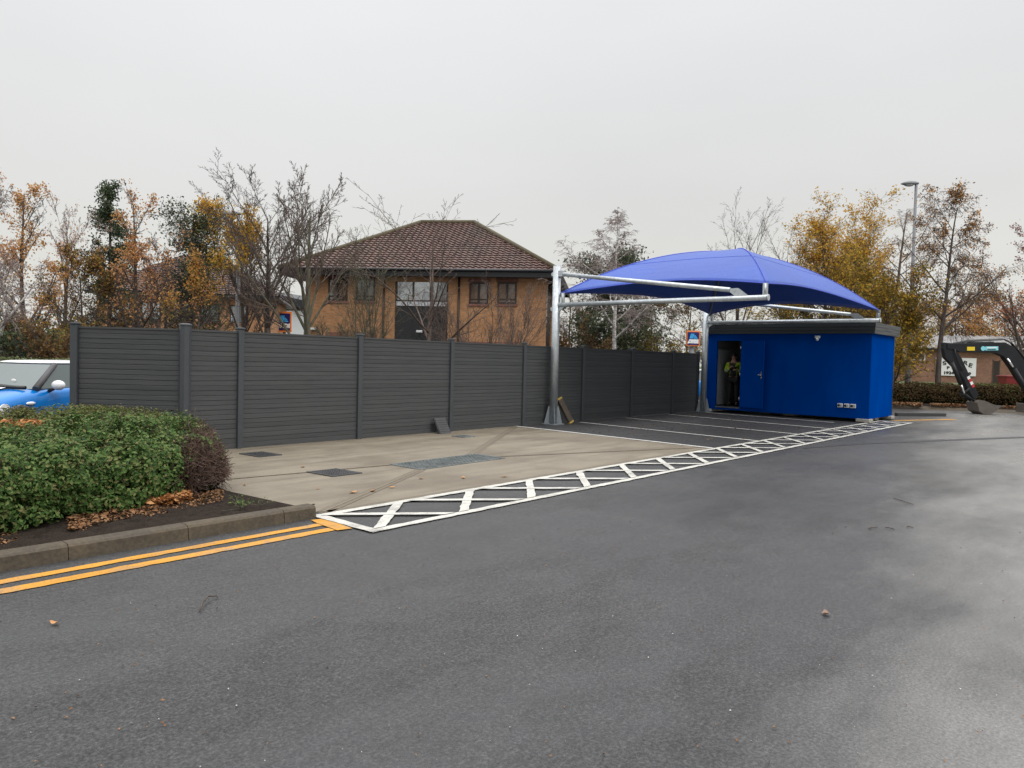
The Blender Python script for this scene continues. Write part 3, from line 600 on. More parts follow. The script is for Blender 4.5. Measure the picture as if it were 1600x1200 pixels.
# timber prop behind the canopy post
a, b = onplane(873, 622, (0, 11.2, 0), Vector((0, 1, 0))), onplane(890, 660, (0, 11.0, 0), Vector((0, 1, 0)))
t = thing('sack_trolley', 'narrow dark timber prop with yellow capped ends leaning beside the nearer canopy post', 'prop', (b.x, 10.95, 0))
pr = MB(); p0 = Vector((0, 0, .03)); p1 = Vector((a.x - b.x, .25, a.z)); d = (p1 - p0); u = d.normalized(); sx = Vector((0, 1, 0)).cross(u).normalized(); sy = u.cross(sx)
pr.obox((p0 + p1) / 2, sx * .085, sy * .035, d / 2); pr.build('plank', 'wood', t); t.name = 'timber_prop'
M['cap_yellow'] = m_stain('yellow cap', (.42, .30, .06), .8, 1.2, 4)
for e, s in ((p0, 1), (p1, -1)):
    q = MB(); q.obox(e + u * .02 * s, sx * .087, sy * .037, u * .022); q.build('end_cap', 'cap_yellow', t)
st = MB(); st.ell((0, 0, .03), (.05, .045, .03), 0, 8, 5); tag(st.build('stone', 'asset_white', None, G(847, 662)[:]), 'small white stone beside the nearer canopy post foot', 'stone')

# ------------------------------------------------------------------ person in the doorway
def skin_mesh(name, verts, edges, radii, sub=2, root=0):
    me = bpy.data.meshes.new(name); me.from_pydata(verts, edges, []); o = bpy.data.objects.new(name, me); col.objects.link(o)
    o.modifiers.new('s', 'SKIN'); sd = o.modifiers.new('d', 'SUBSURF'); sd.levels = sub; sd.render_levels = sub
    for i, r in enumerate(radii):
        r = r if isinstance(r, tuple) else (r, r); me.skin_vertices[0].data[i].radius = r; me.skin_vertices[0].data[i].use_root = (i == root)
    dg = bpy.context.evaluated_depsgraph_get(); out = bpy.data.meshes.new_from_object(o.evaluated_get(dg)); bpy.data.objects.remove(o); bpy.data.meshes.remove(me)
    out.polygons.foreach_set('use_smooth', [True] * len(out.polygons)); return out
# local frame: faces +x; placed facing out of the door and a little to the viewer's right
person = thing('person', 'person in a yellow hi vis jacket and black trousers standing in the dark cabin doorway', 'person', (23.5, 10.53, .225), R(196))
B = {'pel': (0, 0, .93), 'waist': (0, 0, 1.08), 'chest': (.01, 0, 1.30), 'sh': (0, 0, 1.43), 'neck': (.01, 0, 1.52), 'head': (.035, 0, 1.63), 'top': (.03, 0, 1.72)}
for s, k in ((1, 'l'), (-1, 'r')):
    B.update({'hip' + k: (0, .10 * s, .88), 'knee' + k: (.03, .115 * s, .49), 'ank' + k: (-.01, .12 * s, .09), 'toe' + k: (.17, .14 * s, .035), 'sho' + k: (-.005, .19 * s, 1.41)})
B.update({'ell': (-.03, .27, 1.13), 'wrl': (.20, .14, 1.18), 'hal': (.27, .09, 1.21), 'elr': (.0, -.27, 1.13), 'wrr': (.22, -.10, 1.27), 'har': (.28, -.05, 1.31)})
names = list(B); ix = {n: i for i, n in enumerate(names)}
E_ = [('pel', 'waist'), ('waist', 'chest'), ('chest', 'sh'), ('sh', 'neck'), ('neck', 'head'), ('head', 'top')]
for k in 'lr': E_ += [('pel', 'hip' + k), ('hip' + k, 'knee' + k), ('knee' + k, 'ank' + k), ('ank' + k, 'toe' + k), ('sh', 'sho' + k), ('sho' + k, 'el' + k), ('el' + k, 'wr' + k), ('wr' + k, 'ha' + k)]
RAD = {'pel': (.15, .11), 'waist': (.14, .10), 'chest': (.16, .11), 'sh': (.11, .085), 'neck': .058, 'head': (.085, .105), 'top': (.06, .075)}
for k in 'lr': RAD.update({'hip' + k: .088, 'knee' + k: .06, 'ank' + k: .042, 'toe' + k: (.045, .03), 'sho' + k: .062, 'el' + k: .044, 'wr' + k: .032, 'ha' + k: (.04, .02)})
bme = skin_mesh('body', [B[n] for n in names], [(ix[a], ix[b]) for a, b in E_], [RAD[n] for n in names], 2, ix['pel'])
bm = bmesh.new(); bm.from_mesh(bme); fm = MB()
for s, k in ((1, 'l'), (-1, 'r')):
    h = Vector(B['ha' + k]); d = (h - Vector(B['wr' + k])).normalized(); sd = d.cross(Vector((0, 0, 1))).normalized(); dn = sd.cross(d) * -1
    for q in range(4):
        o = h + d * .02 + sd * (-.028 + .019 * q); ln = (.028, .033, .031, .024)[q]; fm.tube([o, o + d * ln + dn * .004, o + d * ln * 1.5 + dn * .03, o + d * ln * 1.1 + dn * .052], [.0095, .009, .008, .006], 6)
    o = h - d * .03 - sd * .035 * s; fm.tube([o, o + d * .03 - sd * .018 * s + dn * .01, o + d * .055 - sd * .012 * s + dn * .025], [.011, .010, .008], 6)
hd_ = Vector(B['head']); fm.ell(hd_ + Vector((.098, 0, -.01)), (.022, .014, .022), 0, 8, 5)
for s in (-1, 1): fm.ell(hd_ + Vector((0, .082 * s, -.01)), (.022, .012, .032), 0, 8, 5)
fmm = fm.mesh('fm'); bm.from_mesh(fmm); bm.to_mesh(bme); bm.free(); bme.polygons.foreach_set('use_smooth', [True] * len(bme.polygons))
body = link('body', bme, 'skin', person)
for s in (-1, 1): ey = MB(); ey.ell(hd_ + Vector((.086, .032 * s, .015)), (.012, .014, .01), 0, 8, 5); ey.build('eye', 'hair', body)
mo = MB(); mo.ell(hd_ + Vector((.088, 0, -.055)), (.01, .024, .007), 0, 8, 5); mo.build('mouth', 'red_sticker', body)
ha = MB(); ha.ell(hd_ + Vector((-.016, 0, .045)), (.105, .098, .085), 0, 14, 9); ha.build('hair', 'hair', person)
jn = ['pel', 'waist', 'chest', 'sh', 'shol', 'ell', 'wrl', 'shor', 'elr', 'wrr']; jx = {n: i for i, n in enumerate(jn)}
JR = {'pel': (.195, .15), 'waist': (.185, .145), 'chest': (.195, .145), 'sh': (.15, .115), 'shol': .085, 'ell': .066, 'wrl': .05, 'shor': .085, 'elr': .066, 'wrr': .05}
jme = skin_mesh('jacket', [B[n] for n in jn], [(jx[a], jx[b]) for a, b in (('pel', 'waist'), ('waist', 'chest'), ('chest', 'sh'), ('sh', 'shol'), ('shol', 'ell'), ('ell', 'wrl'), ('sh', 'shor'), ('shor', 'elr'), ('elr', 'wrr'))], [JR[n] for n in jn], 2, 0)
mi = []
for p in jme.polygons:
    c = p.center; front = c.x > .06 and -.11 < c.y < .09 and c.z < 1.5; band = abs(c.z - .90) < .035 or abs(c.z - 1.17) < .022
    mi.append(1 if front else (2 if band else 0))
jo = link('jacket', jme, ['hivis', 'black_cloth', 'reflective'], person); jme.polygons.foreach_set('material_index', mi)
tn = ['pel', 'hipl', 'kneel', 'ankl', 'hipr', 'kneer', 'ankr']; tx = {n: i for i, n in enumerate(tn)}; TR = {'pel': (.17, .13), 'hipl': .112, 'kneel': .082, 'ankl': .07, 'hipr': .112, 'kneer': .082, 'ankr': .07}
link('trousers', skin_mesh('trousers', [B[n] for n in tn], [(tx[a], tx[b]) for a, b in (('pel', 'hipl'), ('hipl', 'kneel'), ('kneel', 'ankl'), ('pel', 'hipr'), ('hipr', 'kneer'), ('kneer', 'ankr'))], [TR[n] for n in tn], 2, 0), 'black_cloth', person)
bt = MB()
for s in (1, -1): bt.ell((.05, .13 * s, .045), (.15, .06, .055), 0, 12, 7)
bt.build('boot', 'dark', person)
ph = MB(); ph.box((.30, -.02, 1.30), (.315, .06, 1.44), 0, .004); tag(ph.build('phone', 'dark', None, (0, 0, 0)), 'dark phone held up by the person in the doorway', 'phone')
ph_o = bpy.data.objects['phone']; ph_o.location = person.location; ph_o.rotation_euler = person.rotation_euler

# ------------------------------------------------------------------ buildings
def quad_slab(mb, o, ax, az, x0, x1, zz0, zz1, n0, n1, ny, mi=0):
    o, ax, az, ny = map(Vector, (o, ax, az, ny)); c = o + ax * (x0 + x1) / 2 + az * (zz0 + zz1) / 2 + ny * (n0 + n1) / 2
    mb.obox(c, ax * abs(x1 - x0) / 2, ny * abs(n1 - n0) / 2, az * abs(zz1 - zz0) / 2, mi)
def hip_roof(w_, d_, zr, rise, run, run2=None, pitch_v=.255, tile_u=.27, amp=.045, step=.05):
    # eaves rectangle (0..w_, 0..d_) at height zr; ridge run in from each end by run; returns verts, faces of pantile slopes
    V, F = [], []
    hd2 = d_ / 2; run2 = run2 or run
    slopes = [((0, 0), (1, 0), (0, 1), w_, hd2, (run, run2)), ((w_, d_), (-1, 0), (0, -1), w_, hd2, (run2, run)), ((w_, 0), (0, 1), (-1, 0), d_, run2, (hd2, hd2)), ((0, d_), (0, -1), (1, 0), d_, run, (hd2, hd2))]
    for o, ax, ay, ln, dep, inn in slopes:
        sl = math.hypot(dep, rise); nv = max(4, int(sl / pitch_v)); nu = int(ln / tile_u) * 5
        nx, nz = rise / sl, dep / sl; rows = []
        for i in range(nv):
            rows += [(i / nv, step), ((i + 1) / nv - 1e-4, .0)]
        k0 = len(V); us = [ln * j / nu for j in range(nu + 1)]
        for v, h in rows:
            for u in us:
                uu = min(max(u, inn[0] * v), ln - inn[1] * v); off = h + amp * (0.5 + .5 * math.sin(2 * math.pi * uu / tile_u))
                x = o[0] + ax[0] * uu + ay[0] * dep * v - ay[0] * nx * off; y = o[1] + ax[1] * uu + ay[1] * dep * v - ay[1] * nx * off
                V.append((x, y, zr + rise * v + nz * off))
        m_ = nu + 1
        for i in range(len(rows) - 1):
            for j in range(nu): a = k0 + i * m_ + j; F.append((a, a + 1, a + m_ + 1, a + m_))
    return V, F
def window(parent, o, ax, ny, x0, x1, zz0, zz1, mull=1, sill=True, frame='frame_brown', fw=.07, transom=None, name='window'):
    f = MB(); az = (0, 0, 1)
    quad_slab(f, o, ax, az, x0, x0 + fw, zz0, zz1, -.03, .06, ny); quad_slab(f, o, ax, az, x1 - fw, x1, zz0, zz1, -.03, .06, ny)
    quad_slab(f, o, ax, az, x0 + fw, x1 - fw, zz1 - fw, zz1, -.03, .06, ny); quad_slab(f, o, ax, az, x0 + fw, x1 - fw, zz0, zz0 + fw, -.03, .06, ny)
    for k in range(mull): c = x0 + (x1 - x0) * (k + 1) / (mull + 1); quad_slab(f, o, ax, az, c - fw * .7, c + fw * .7, zz0 + fw, zz1 - fw, -.025, .055, ny)
    if transom: quad_slab(f, o, ax, az, x0 + fw, x1 - fw, transom - .03, transom + .03, -.02, .05, ny)
    wo = f.build(name, frame, parent); g = MB(); quad_slab(g, o, ax, az, x0 + fw * .5, x1 - fw * .5, zz0 + fw * .5, zz1 - fw * .5, .0, .012, ny); g.build('pane', 'glass', wo)
    if sill:
        s = MB(); quad_slab(s, o, ax, az, x0 - .05, x1 + .05, zz0 - .1, zz0 - .002, -.05, .06, ny); s.build('sill', 'brick_red', wo)
    return wo
def office(name, label, pl, pr, zb, eave, ridge_run, depth_, ov=.5):
    A, Bp = Vector(pl), Vector(pr); ax = (Bp - A); ax.z = 0; wid = ax.length; ax.normalize(); back = Vector((-ax.y, ax.x, 0))
    root = thing(name, label, 'building', (A.x, A.y, zb), math.atan2(ax.y, ax.x))
    return root, wid, A, ax, back
pl, pr = W(476, 32.8), W(851, 31.5)
off, wid, A_, ax_, bk_ = office('office_building', 'two storey buff brick office with hipped brown tiled roof behind the fence', pl, pr, 0, 5.2, 4.2, 8.4)
zE = ztop(665, 428, 32.1); dp = 8.6
def FX(px, py):   # place on the front wall: (distance along the wall, height)
    p = onplane(px, py, (A_.x, A_.y, 0), bk_); return (p - A_).dot(ax_), p.z
lx = lambda px: FX(px, 470)[0]
lz = lambda py, px=660: FX(px, py)[1]
X_, Y_, Z_ = Vector((1, 0, 0)), Vector((0, 1, 0)), Vector((0, 0, 1)); NF = Vector((0, 1, 0))   # local: front faces -y
wl0, wl1 = lx(617), lx(700)
w = MB(); w.box((0, 0, 0), (wl0, .3, zE)); w.box((wl1, 0, 0), (wid, .3, zE)); w.box((wl0, .0, zE - .35), (wl1, .3, zE)); w.box((0, .3, 0), (.3, dp, zE)); w.box((.3, dp - .3, 0), (wid, dp, zE)); w.box((wid - .3, .3, 0), (wid, .34, zE)); w.box((wid - .3, 4.6, 0), (wid, dp - .3, zE)); w.box((wid - .3, .34, 0), (wid, 4.6, 2.2))
w.build('wall', 'brick_buff', off)
w = MB(); w.box((wid - .35, .34, 2.2), (wid - .12, 4.6, zE)); 
for yy in (1.6, 2.3, 3.0, 3.7): w.box((wid - .12, yy, 1.0), (wid - .04, yy + .09, 2.2))
w.build('side_cladding', 'black_clad', off); window(off, (wid - .1, 0, 0), (0, 1, 0), Vector((-1, 0, 0)), 1.0, 1.5, 3.2, zE - .3, 0, False, 'asset_white', .05)
w = MB(); w.box((wl0, .10, 0), (wl1, .16, lz(478))); 
for k in range(1, 3): w.box((wl0 + (wl1 - wl0) * k / 3 - .02, .085, .0), (wl0 + (wl1 - wl0) * k / 3 + .02, .1, lz(478)))
w.build('dark_panel', 'black_clad', off)
cg = window(off, (0, .1, 0), (1, 0, 0), NF, wl0 + .02, wl1 - .02, lz(471), lz(437), 2, False, 'frame_brown', .06)
w = MB(); w.box((wl0 + .05, .07, lz(478) + .005), (wl1 - .05, .14, lz(471) - .005)); w.build('spandrel', 'white_wall', cg)
for p0, p1, y0, y1 in ((513, 543, 470, 435), (556, 586, 470, 435), (733, 763, 475, 441), (777, 807, 475, 441)):
    xm = (p0 + p1) / 2; wo = window(off, (0, 0, 0), (1, 0, 0), NF, lx(p0), lx(p1), lz(y0, xm), lz(y1, xm), 1, True, 'frame_brown', .075, lz(y0 - 7, xm))
    h = MB(); quad_slab(h, (0, 0, 0), X_, Z_, lx(p0) - .06, lx(p1) + .06, lz(y1, xm) + .004, lz(y1, xm) + .17, -.012, .05, NF); h.build('lintel', 'brick_red', wo)
    wo = window(off, (0, 0, 0), (1, 0, 0), NF, lx(p0), lx(p1), .9, lz(527 if p0 < 600 else 540, xm) - .1, 1, True, 'frame_brown', .075)
    h = MB(); quad_slab(h, (0, 0, 0), X_, Z_, lx(p0) - .1, lx(p1) + .1, lz(527 if p0 < 600 else 540, xm) - .096, lz(519 if p0 < 600 else 534, xm), -.012, .05, NF); h.build('lintel', 'brick_red', wo)
for p in (600, 717): d = MB(); d.tube([(lx(p), -.05, .0), (lx(p), -.05, zE - .1)], .045, 8); d.build('downpipe', 'frame_brown', off)
for p, y in ((490, 514), (656, 518)): d = MB(); x, z = FX(p, y); d.box((x - .13, -.16, z - .05), (x + .13, -.005, z + .05), 0, .02); d.build('wall_light', 'white_plastic', off)
ov, ovl = .55, 1.0; rise = ztop(700, 349, 36.3) - zE - .12; runl, runr = 5.1, 4.5
V, F = hip_roof(wid + ov + ovl, dp + 2 * ov, zE + .1, rise, runl, runr); V = [(x - ovl, y - ov, z) for x, y, z in V]
me = np_mesh('roof', V, F); rfo = link('roof', me, 'tile', off)
s = MB(); s.box((-ovl + .06, -ov + .06, zE - .14), (wid + ov - .06, -.01, zE - .10)); s.box((-ovl + .06, -.005, zE - .14), (-.01, dp + ov - .06, zE - .10)); s.box((-.005, -.005, zE + .001), (wid + ov - .06, dp + ov - .06, zE + .04)); s.build('soffit', 'frame_brown', off)
f = MB(); f.box((-ovl, -ov - .02, zE - .17), (wid + ov, -ov + .04, zE + .16)); f.box((-ovl, dp + ov - .04, zE - .17), (wid + ov, dp + ov + .02, zE + .16)); f.box((wid + ov - .04, -ov + .05, zE - .17), (wid + ov + .02, dp + ov - .05, zE + .16)); f.box((-ovl - .02, -ov + .05, zE - .17), (-ovl + .04, dp + ov - .05, zE + .16)); f.build('fascia', 'fascia_black', off)
gt = MB(); gt.tube([(-ovl - .05, -ov - .07, zE + .10), (wid + ov + .05, -ov - .07, zE + .10)], .065, 8); gt.build('gutter', 'fascia_black', off)
rg = MB(); h2 = dp / 2; zr = zE + .1 + rise + .05
for a, b in (((-ovl, -ov, zE + .15), (-ovl + runl, h2, zr)), ((wid + ov, -ov, zE + .15), (wid + ov - runr, h2, zr)), ((-ovl, dp + ov, zE + .15), (-ovl + runl, h2, zr)), ((wid + ov, dp + ov, zE + .15), (wid + ov - runr, h2, zr)), ((-ovl + runl, h2, zr), (wid + ov - runr, h2, zr))):
    rg.tube([a, b], .11, 8)
rg.build('ridge', 'moss', rfo)
# the second office, far left behind the trees
pl2, pr2 = W(150, 44), W(424, 46)
of2, wid2, A2, ax2, bk2 = office('office_building', 'brick office with a hipped roof half hidden behind the autumn trees on the left', pl2, pr2, 0, 5, 4, 9)
zE2 = ztop(424, 466, 46); w = MB(); w.box((0, 0, 0), (wid2, 9, zE2)); w.build('wall', 'brick_buff', of2)
for i in range(5):
    x = .8 + i * (wid2 - 1.6) / 5; window(of2, (0, -.02, 0), (1, 0, 0), NF, x, x + 1.1, 3.4, 4.5, 1)
V, F = hip_roof(wid2 + 1, 10, zE2 + .05, ztop(240, 402, 50) - zE2, 4.4); me = np_mesh('roof', [(x - .5, y - .5, z) for x, y, z in V], F); link('roof', me, 'tile', of2)
s = MB(); s.box((-.5, -.52, zE2 - .1), (wid2 + .5, 9.5, zE2 + .045)); s.build('fascia', 'fascia_black', of2)
# white shop hall behind
p = W(380, 78); q = W(474, 76); a = (q - p); a.z = 0
t = thing('shop_hall', 'white walled shop hall with dark roof edge seen between trunks left of the office', 'building', p, math.atan2(a.y, a.x)); L_ = a.length
w = MB(); w.box((0, 0, 0), (L_, 14, ztop(450, 486, 77))); w.build('wall', 'white_wall', t)
w = MB(); h0 = ztop(450, 486, 77); w.add([(-.4, -.6, h0 + 1.6), (L_ + .4, -.6, h0 + .2), (L_ + .4, 14, h0 + .2), (-.4, 14, h0 + 1.6), (-.4, -.6, h0 + 2.6), (L_ + .4, -.6, h0 + 1.0), (L_ + .4, 14, h0 + 1.0), (-.4, 14, h0 + 2.6)], [(0, 3, 2, 1), (4, 5, 6, 7), (0, 1, 5, 4), (1, 2, 6, 5), (2, 3, 7, 6), (3, 0, 4, 7)]); w.box((0, 0.02, h0 + .001), (L_, 14, h0 + 1.0)); w.build('roof', 'fascia', t)
# low brown brick building on the right
d0 = 60.0; zb = .6
pa, pb = W(1330, d0 + 1.5, zb), W(1680, d0 - 2.5, zb); a = pb - pa; Lw = a.length
bk = thing('brick_building', 'low brown brick building with a pale sheet roof beyond the digger', 'building', pa, math.atan2(a.y, a.x)); axr = a.normalized(); nbk = Vector((-axr.y, axr.x, 0))
def RX(px, py): p = onplane(px, py, pa, nbk); return (p - pa).dot(axr), p.z - zb
hw = RX(1480, 545)[1]
w = MB(); w.box((0, 0, -1), (Lw, 8, hw)); w.build('wall', 'brick_brown', bk)
r = MB(); nseg = 150; prf = []
V = []; F = []
for i in range(nseg + 1):
    x = -.4 + (Lw + .8) * i / nseg; zz = .05 * math.sin(i * 1.25)
    V += [(x, -.5, hw + .08 + zz), (x, 4, hw + 1.25 + zz)]
F = [(2 * i, 2 * i + 2, 2 * i + 3, 2 * i + 1) for i in range(nseg)]
r.add(V, F, 0, True); ro_ = r.build('roof', 'roof_sheet', bk); md = ro_.modifiers.new('t', 'SOLIDIFY'); md.thickness = .05
r = MB(); r.box((-.3, -.42, hw - .12), (Lw + .3, -.003, hw + .03)); r.build('eaves_board', 'black_clad', bk)
x0, zt_ = RX(1427, 552); x1, zb_ = RX(1439, 563); window(bk, (0, 0, 0), (1, 0, 0), NF, x0 - .25, x1 + .3, zb_, zt_, 0, False, 'asset_white', .06)
x0, zt_ = RX(1553, 564); x1, _ = RX(1561, 564); dd = MB(); dd.box((x0, -.03, -.3), (x1, .05, zt_)); do_ = dd.build('door', 'M' and 'frame_brown', bk); dd = MB(); dd.box((x0 - .08, -.04, -.3), (x0 - .002, .04, zt_ + .08)); dd.box((x1 + .002, -.04, -.3), (x1 + .08, .04, zt_ + .08)); dd.build('door_frame', 'wood', do_)
x0, zt_ = RX(1462, 558.5); x1, zb_ = RX(1524, 588)
sg = thing('wall_sign', 'white sign board with black lettering on the low brown brick building', 'sign', pa + axr * (x0 + x1) / 2 - nbk * .06 + Vector((0, 0, (zt_ + zb_) / 2)), math.atan2(a.y, a.x)); sw, sh = (x1 - x0), (zt_ - zb_)
b = MB(); b.box((-sw / 2, -.03, -sh / 2), (sw / 2, .03, sh / 2)); b.build('board', 'asset_white', sg)
def letter(ch, x, z, size, roll, m='sign_black', parent=sg, y=-.036, sx=1.25, bold=.02):
    me = text_mesh(ch, size, bold); o = link('lettering', me, m, parent); o.matrix_local = Matrix.Translation((x, y, z)) @ Matrix.Rotation(roll, 4, 'Y') @ Matrix.Rotation(R(90), 4, 'X') @ Matrix.Diagonal((sx, 1, 1, 1)); return o
bm = None
def sgx(px): return (RX(px, 572)[0] - (x0 + x1) / 2)
def sgz(py): return RX(1490, py)[1] - (zt_ + zb_) / 2
for ch, px, py, rl in (('S', 1475, 568, -14), ('Q', 1483.5, 565, -8), ('U', 1492, 563.2, -2), ('A', 1500, 564, 4), ('R', 1507.5, 567, 10), ('E', 1515.5, 570.5, 16)): letter(ch, sgx(px), sgz(py), sh * .30, R(rl))
letter('P', sgx(1481), sgz(575), sh * .21, 0); letter('1924', sgx(1482), sgz(583), sh * .21, 0); letter('9', sgx(1515), sgz(583.5), sh * .21, 0)

# ------------------------------------------------------------------ shop signs on posts
def shop_sign(label, px0, px1, py0, py1, dep, group=None):
    c = at((px0 + px1) / 2, (py0 + py1) / 2, dep); s = dep / FPX; w_, h_ = (px1 - px0) * s, (py1 - py0) * s
    t = thing('shop_sign', label, 'sign', (c.x, c.y, 0), math.atan2(CR.y, CR.x)); zc = c.z
    p = MB(); p.tube([(0, .12, 0), (0, .12, zc + h_ / 2)], .12, 10); p.build('pole', 'lamp_grey', t)
    b = MB(); b.box((-w_ / 2, -.1, zc - h_ / 2), (w_ / 2, .0, zc + h_ / 2), 0, .02); b.build('border', 'sign_orange', t)
    b = MB(); b.box((-w_ * .41, -.125, zc - h_ * .41), (w_ * .41, -.101, zc + h_ * .41)); f = b.build('panel', 'sign_navy', t)
    e = MB()
    for k in range(3): x = -w_ * (.27 - .09 * k); e.prism([(x, h_ * -.0), (x + w_ * .07, h_ * -.0), (x + w_ * .15, h_ * .31), (x + w_ * .09, h_ * .31)], (0, -.13, zc), (1, 0, 0), (0, 0, 1), .012)
    for k in range(3): e.prism([(w_ * .03, h_ * (.0 + .075 * k)), (w_ * (.31 - .06 * k), h_ * (.0 + .075 * k)), (w_ * (.28 - .06 * k), h_ * (.05 + .075 * k)), (w_ * .045, h_ * (.05 + .075 * k))], (0, -.13, zc), (1, 0, 0), (0, 0, 1), .012)
    e.build('emblem', 'sign_blue', f); letter('ALDI', 0, zc - h_ * .20, h_ * .26, 0, 'asset_white', f, -.128, 1.1, .03); return t
shop_sign('shop sign with orange border on a pole, glimpsed beside the far canopy post', 1071.5, 1093, 517, 541, 31)
shop_sign('shop sign with orange border behind branches left of the office building', 432, 456, 487, 519, 50)

# ------------------------------------------------------------------ lamp posts
def lamp_post(label, px, dep, ytop, head=-1, zb=0.0):
    b = W(px, dep, zb); H = ztop(px, ytop, dep) - zb; t = thing('lamp_post', label, 'lamp post', b, math.atan2(CR.y, CR.x))
    p = MB(); p.tube([(0, 0, 0), (0, 0, 1.75)], .125, 14); p.tube([(0, 0, 1.74), (0, 0, 1.82), (0, 0, H)], [.125, .085, .06], 14); p.build('pole', 'lamp_grey', t)
    d = MB(); d.box((-.05, -.14, .5), (.05, -.118, 1.1)); d.build('door', 'lamp_grey', t)
    h = MB(); s = head; V = []
    sec = [(.10 * -s, .05, .06), (-.05 * -s, .10, .10), (-.3 * -s, .14, .13), (-.55 * -s, .12, .09), (-.68 * -s, .05, .03)]; n_ = 10
    pts = []
    for x, wy, hz_ in sec:
        for j in range(n_): q = 2 * math.pi * j / n_; pts.append((x, wy * math.cos(q), H + .06 - .06 * abs(x) + hz_ * math.sin(q) * (1 if math.sin(q) > 0 else .6)))
    h.add(pts, [(i * n_ + j, i * n_ + (j + 1) % n_, (i + 1) * n_ + (j + 1) % n_, (i + 1) * n_ + j) for i in range(len(sec) - 1) for j in range(n_)] + [tuple(range(n_)), tuple(range((len(sec) - 1) * n_, len(sec) * n_))], 0, True)
    ho = h.build('lamp_head', 'lamp_grey', t); g = MB(); g.ell((.33 * s, 0, H - .02), (.22, .1, .07)); g.build('lens', 'grey_plastic', ho); return t
lp = lamp_post('tall grey lamp post with one lantern, rising above the yellow trees', 1419, 33.4, 291, -1, .42)
b = MB(); b.box((-.26, -.12, 1.55), (-.13, .1, 2.15), 0, .015); b.build('cable_box', 'white_plastic', lp)
lamp_post('slim grey lamp post behind the fence, its top among yellow leaves', 370, 28.6, 338, -1)

# ------------------------------------------------------------------ digger at the right edge
P0 = G(1535, 647); NE = Vector((CF.x, CF.y, 0)).normalized(); AE = Vector((NE.y, -NE.x, 0))
dg_ = thing('digger', 'black tracked digger reaching in from the right with its bucket on the ground', 'digger', P0, math.atan2(AE.y, AE.x))
def EP(px, py): p = onplane(px, py, P0, NE) - P0; return (p.dot(AE), p.z)
def EL(l): return [EP(*q) for q in l]
def eprism(name, pts, th, m, parent=dg_, y=0.0):
    mb = MB(); mb.prism(EL(pts)[::-1], (0, y, 0), (1, 0, 0), (0, 0, 1), th); o = mb.build(name, m, parent)
    bv = o.modifiers.new('b', 'BEVEL'); bv.width = .015; bv.segments = 2; return o
boom = eprism('boom', [(1477, 536.5), (1546, 535), (1567, 535), (1581, 542), (1600, 567.5), (1650, 630), (1640, 655), (1600, 609), (1587, 590), (1578, 575), (1565, 557), (1553, 551.5), (1497, 550), (1486, 546), (1477, 545)], .26, 'digger')
dip = eprism('dipper', [(1472.5, 535), (1484, 536), (1500, 559), (1511, 583), (1527, 617), (1520, 625), (1509, 606), (1504, 593), (1489, 574), (1474.5, 559), (1472, 545)], .2, 'digger')
def ebar(mb, a, b, r, y=0.0, mi=0, n=10): (ax_1, az_1), (bx_1, bz_1) = EP(*a), EP(*b); mb.tube([(ax_1, y, az_1), (bx_1, y, bz_1)], r, n, mi)
m_ = MB(); ebar(m_, (1483, 566), (1497, 600), .075, -.16); ebar(m_, (1497, 600), (1503.5, 615), .032, -.16, 1); m_.build('bucket_ram', ['digger', 'chrome'], dip)
m_ = MB(); ebar(m_, (1486, 538.5), (1514, 536.5), .03, 0, 1); ebar(m_, (1512, 537), (1552, 536), .06, 0.0); m_.build('dipper_ram', ['digger', 'chrome'], boom)
m_ = MB(); ebar(m_, (1568, 560), (1580, 577), .035, -.2, 1); ebar(m_, (1579, 576), (1618, 640), .075, -.2); m_.build('boom_ram', ['digger', 'chrome'], boom)
m_ = MB()
for y in (-.11, .11): ebar(m_, (1503.5, 615), (1519, 626), .045, y); ebar(m_, (1503, 615), (1512, 606), .04, y)
m_.build('linkage', 'digger', dip)
m_ = MB()
for k, y in enumerate((-.07, 0.0, .07)):
    pts = [EP(1488, 537), EP(1515, 533.5 - k), EP(1548, 531.5 - k * .6), EP(1568, 530.5 - k * .6), EP(1580, 537 - k), EP(1594, 553), EP(1610, 575)]; m_.tube([(x, y, z) for x, z in pts], .022, 8)
for y in (-.05, .04): pts = [EP(1488, 545), EP(1490, 556), EP(1497, 572), EP(1500, 580)]; m_.tube([(x, y - .1, z) for x, z in pts], .018, 8)
m_.build('hose', 'hose', boom)
def sticker(name, pts, m, parent, y): mb = MB(); mb.prism(EL(pts)[::-1], (0, y, 0), (1, 0, 0), (0, 0, 1), .006); return mb.build(name, m, parent)
sticker('sticker', [(1507.5, 542), (1519.5, 542), (1519.5, 547.8), (1507.5, 547.8)], 'yellow_sticker', boom, -.136)
ck = sticker('sticker', [(1536, 541.5), (1556, 541.2), (1556, 547.4), (1536, 547.6)], 'cyan_sticker', boom, -.136)
sticker('mark', [(1538.5, 542.6), (1553.5, 542.4), (1553.5, 544.2), (1538.5, 544.4)], 'asset_white', ck, -.141); sticker('mark', [(1539, 545.6), (1552, 545.4), (1552, 546.6), (1539, 546.8)], 'digger', ck, -.141)
m_ = MB(); x, z = EP(1532.5, 544.6); m_.tube([(x, -.133, z), (x, -.139, z)], .085, 14); m_.build('round_sticker', 'cyan_sticker', boom)
for k, (mm) in enumerate(('asset_white', 'red_sticker', 'asset_white', 'red_sticker')): sticker('stripe', [(1508 + k * 2.3, 589 + k * 4.2), (1511.8 + k * 2.3, 587 + k * 4.2), (1513.8 + k * 2.3, 591 + k * 4.2), (1510 + k * 2.3, 593.4 + k * 4.2)], mm, dip, -.106)
bp = EL([(1518, 629), (1524, 625), (1531, 626), (1543, 631), (1555, 634), (1548, 640), (1539, 646.3), (1528, 646.3), (1521, 641)])
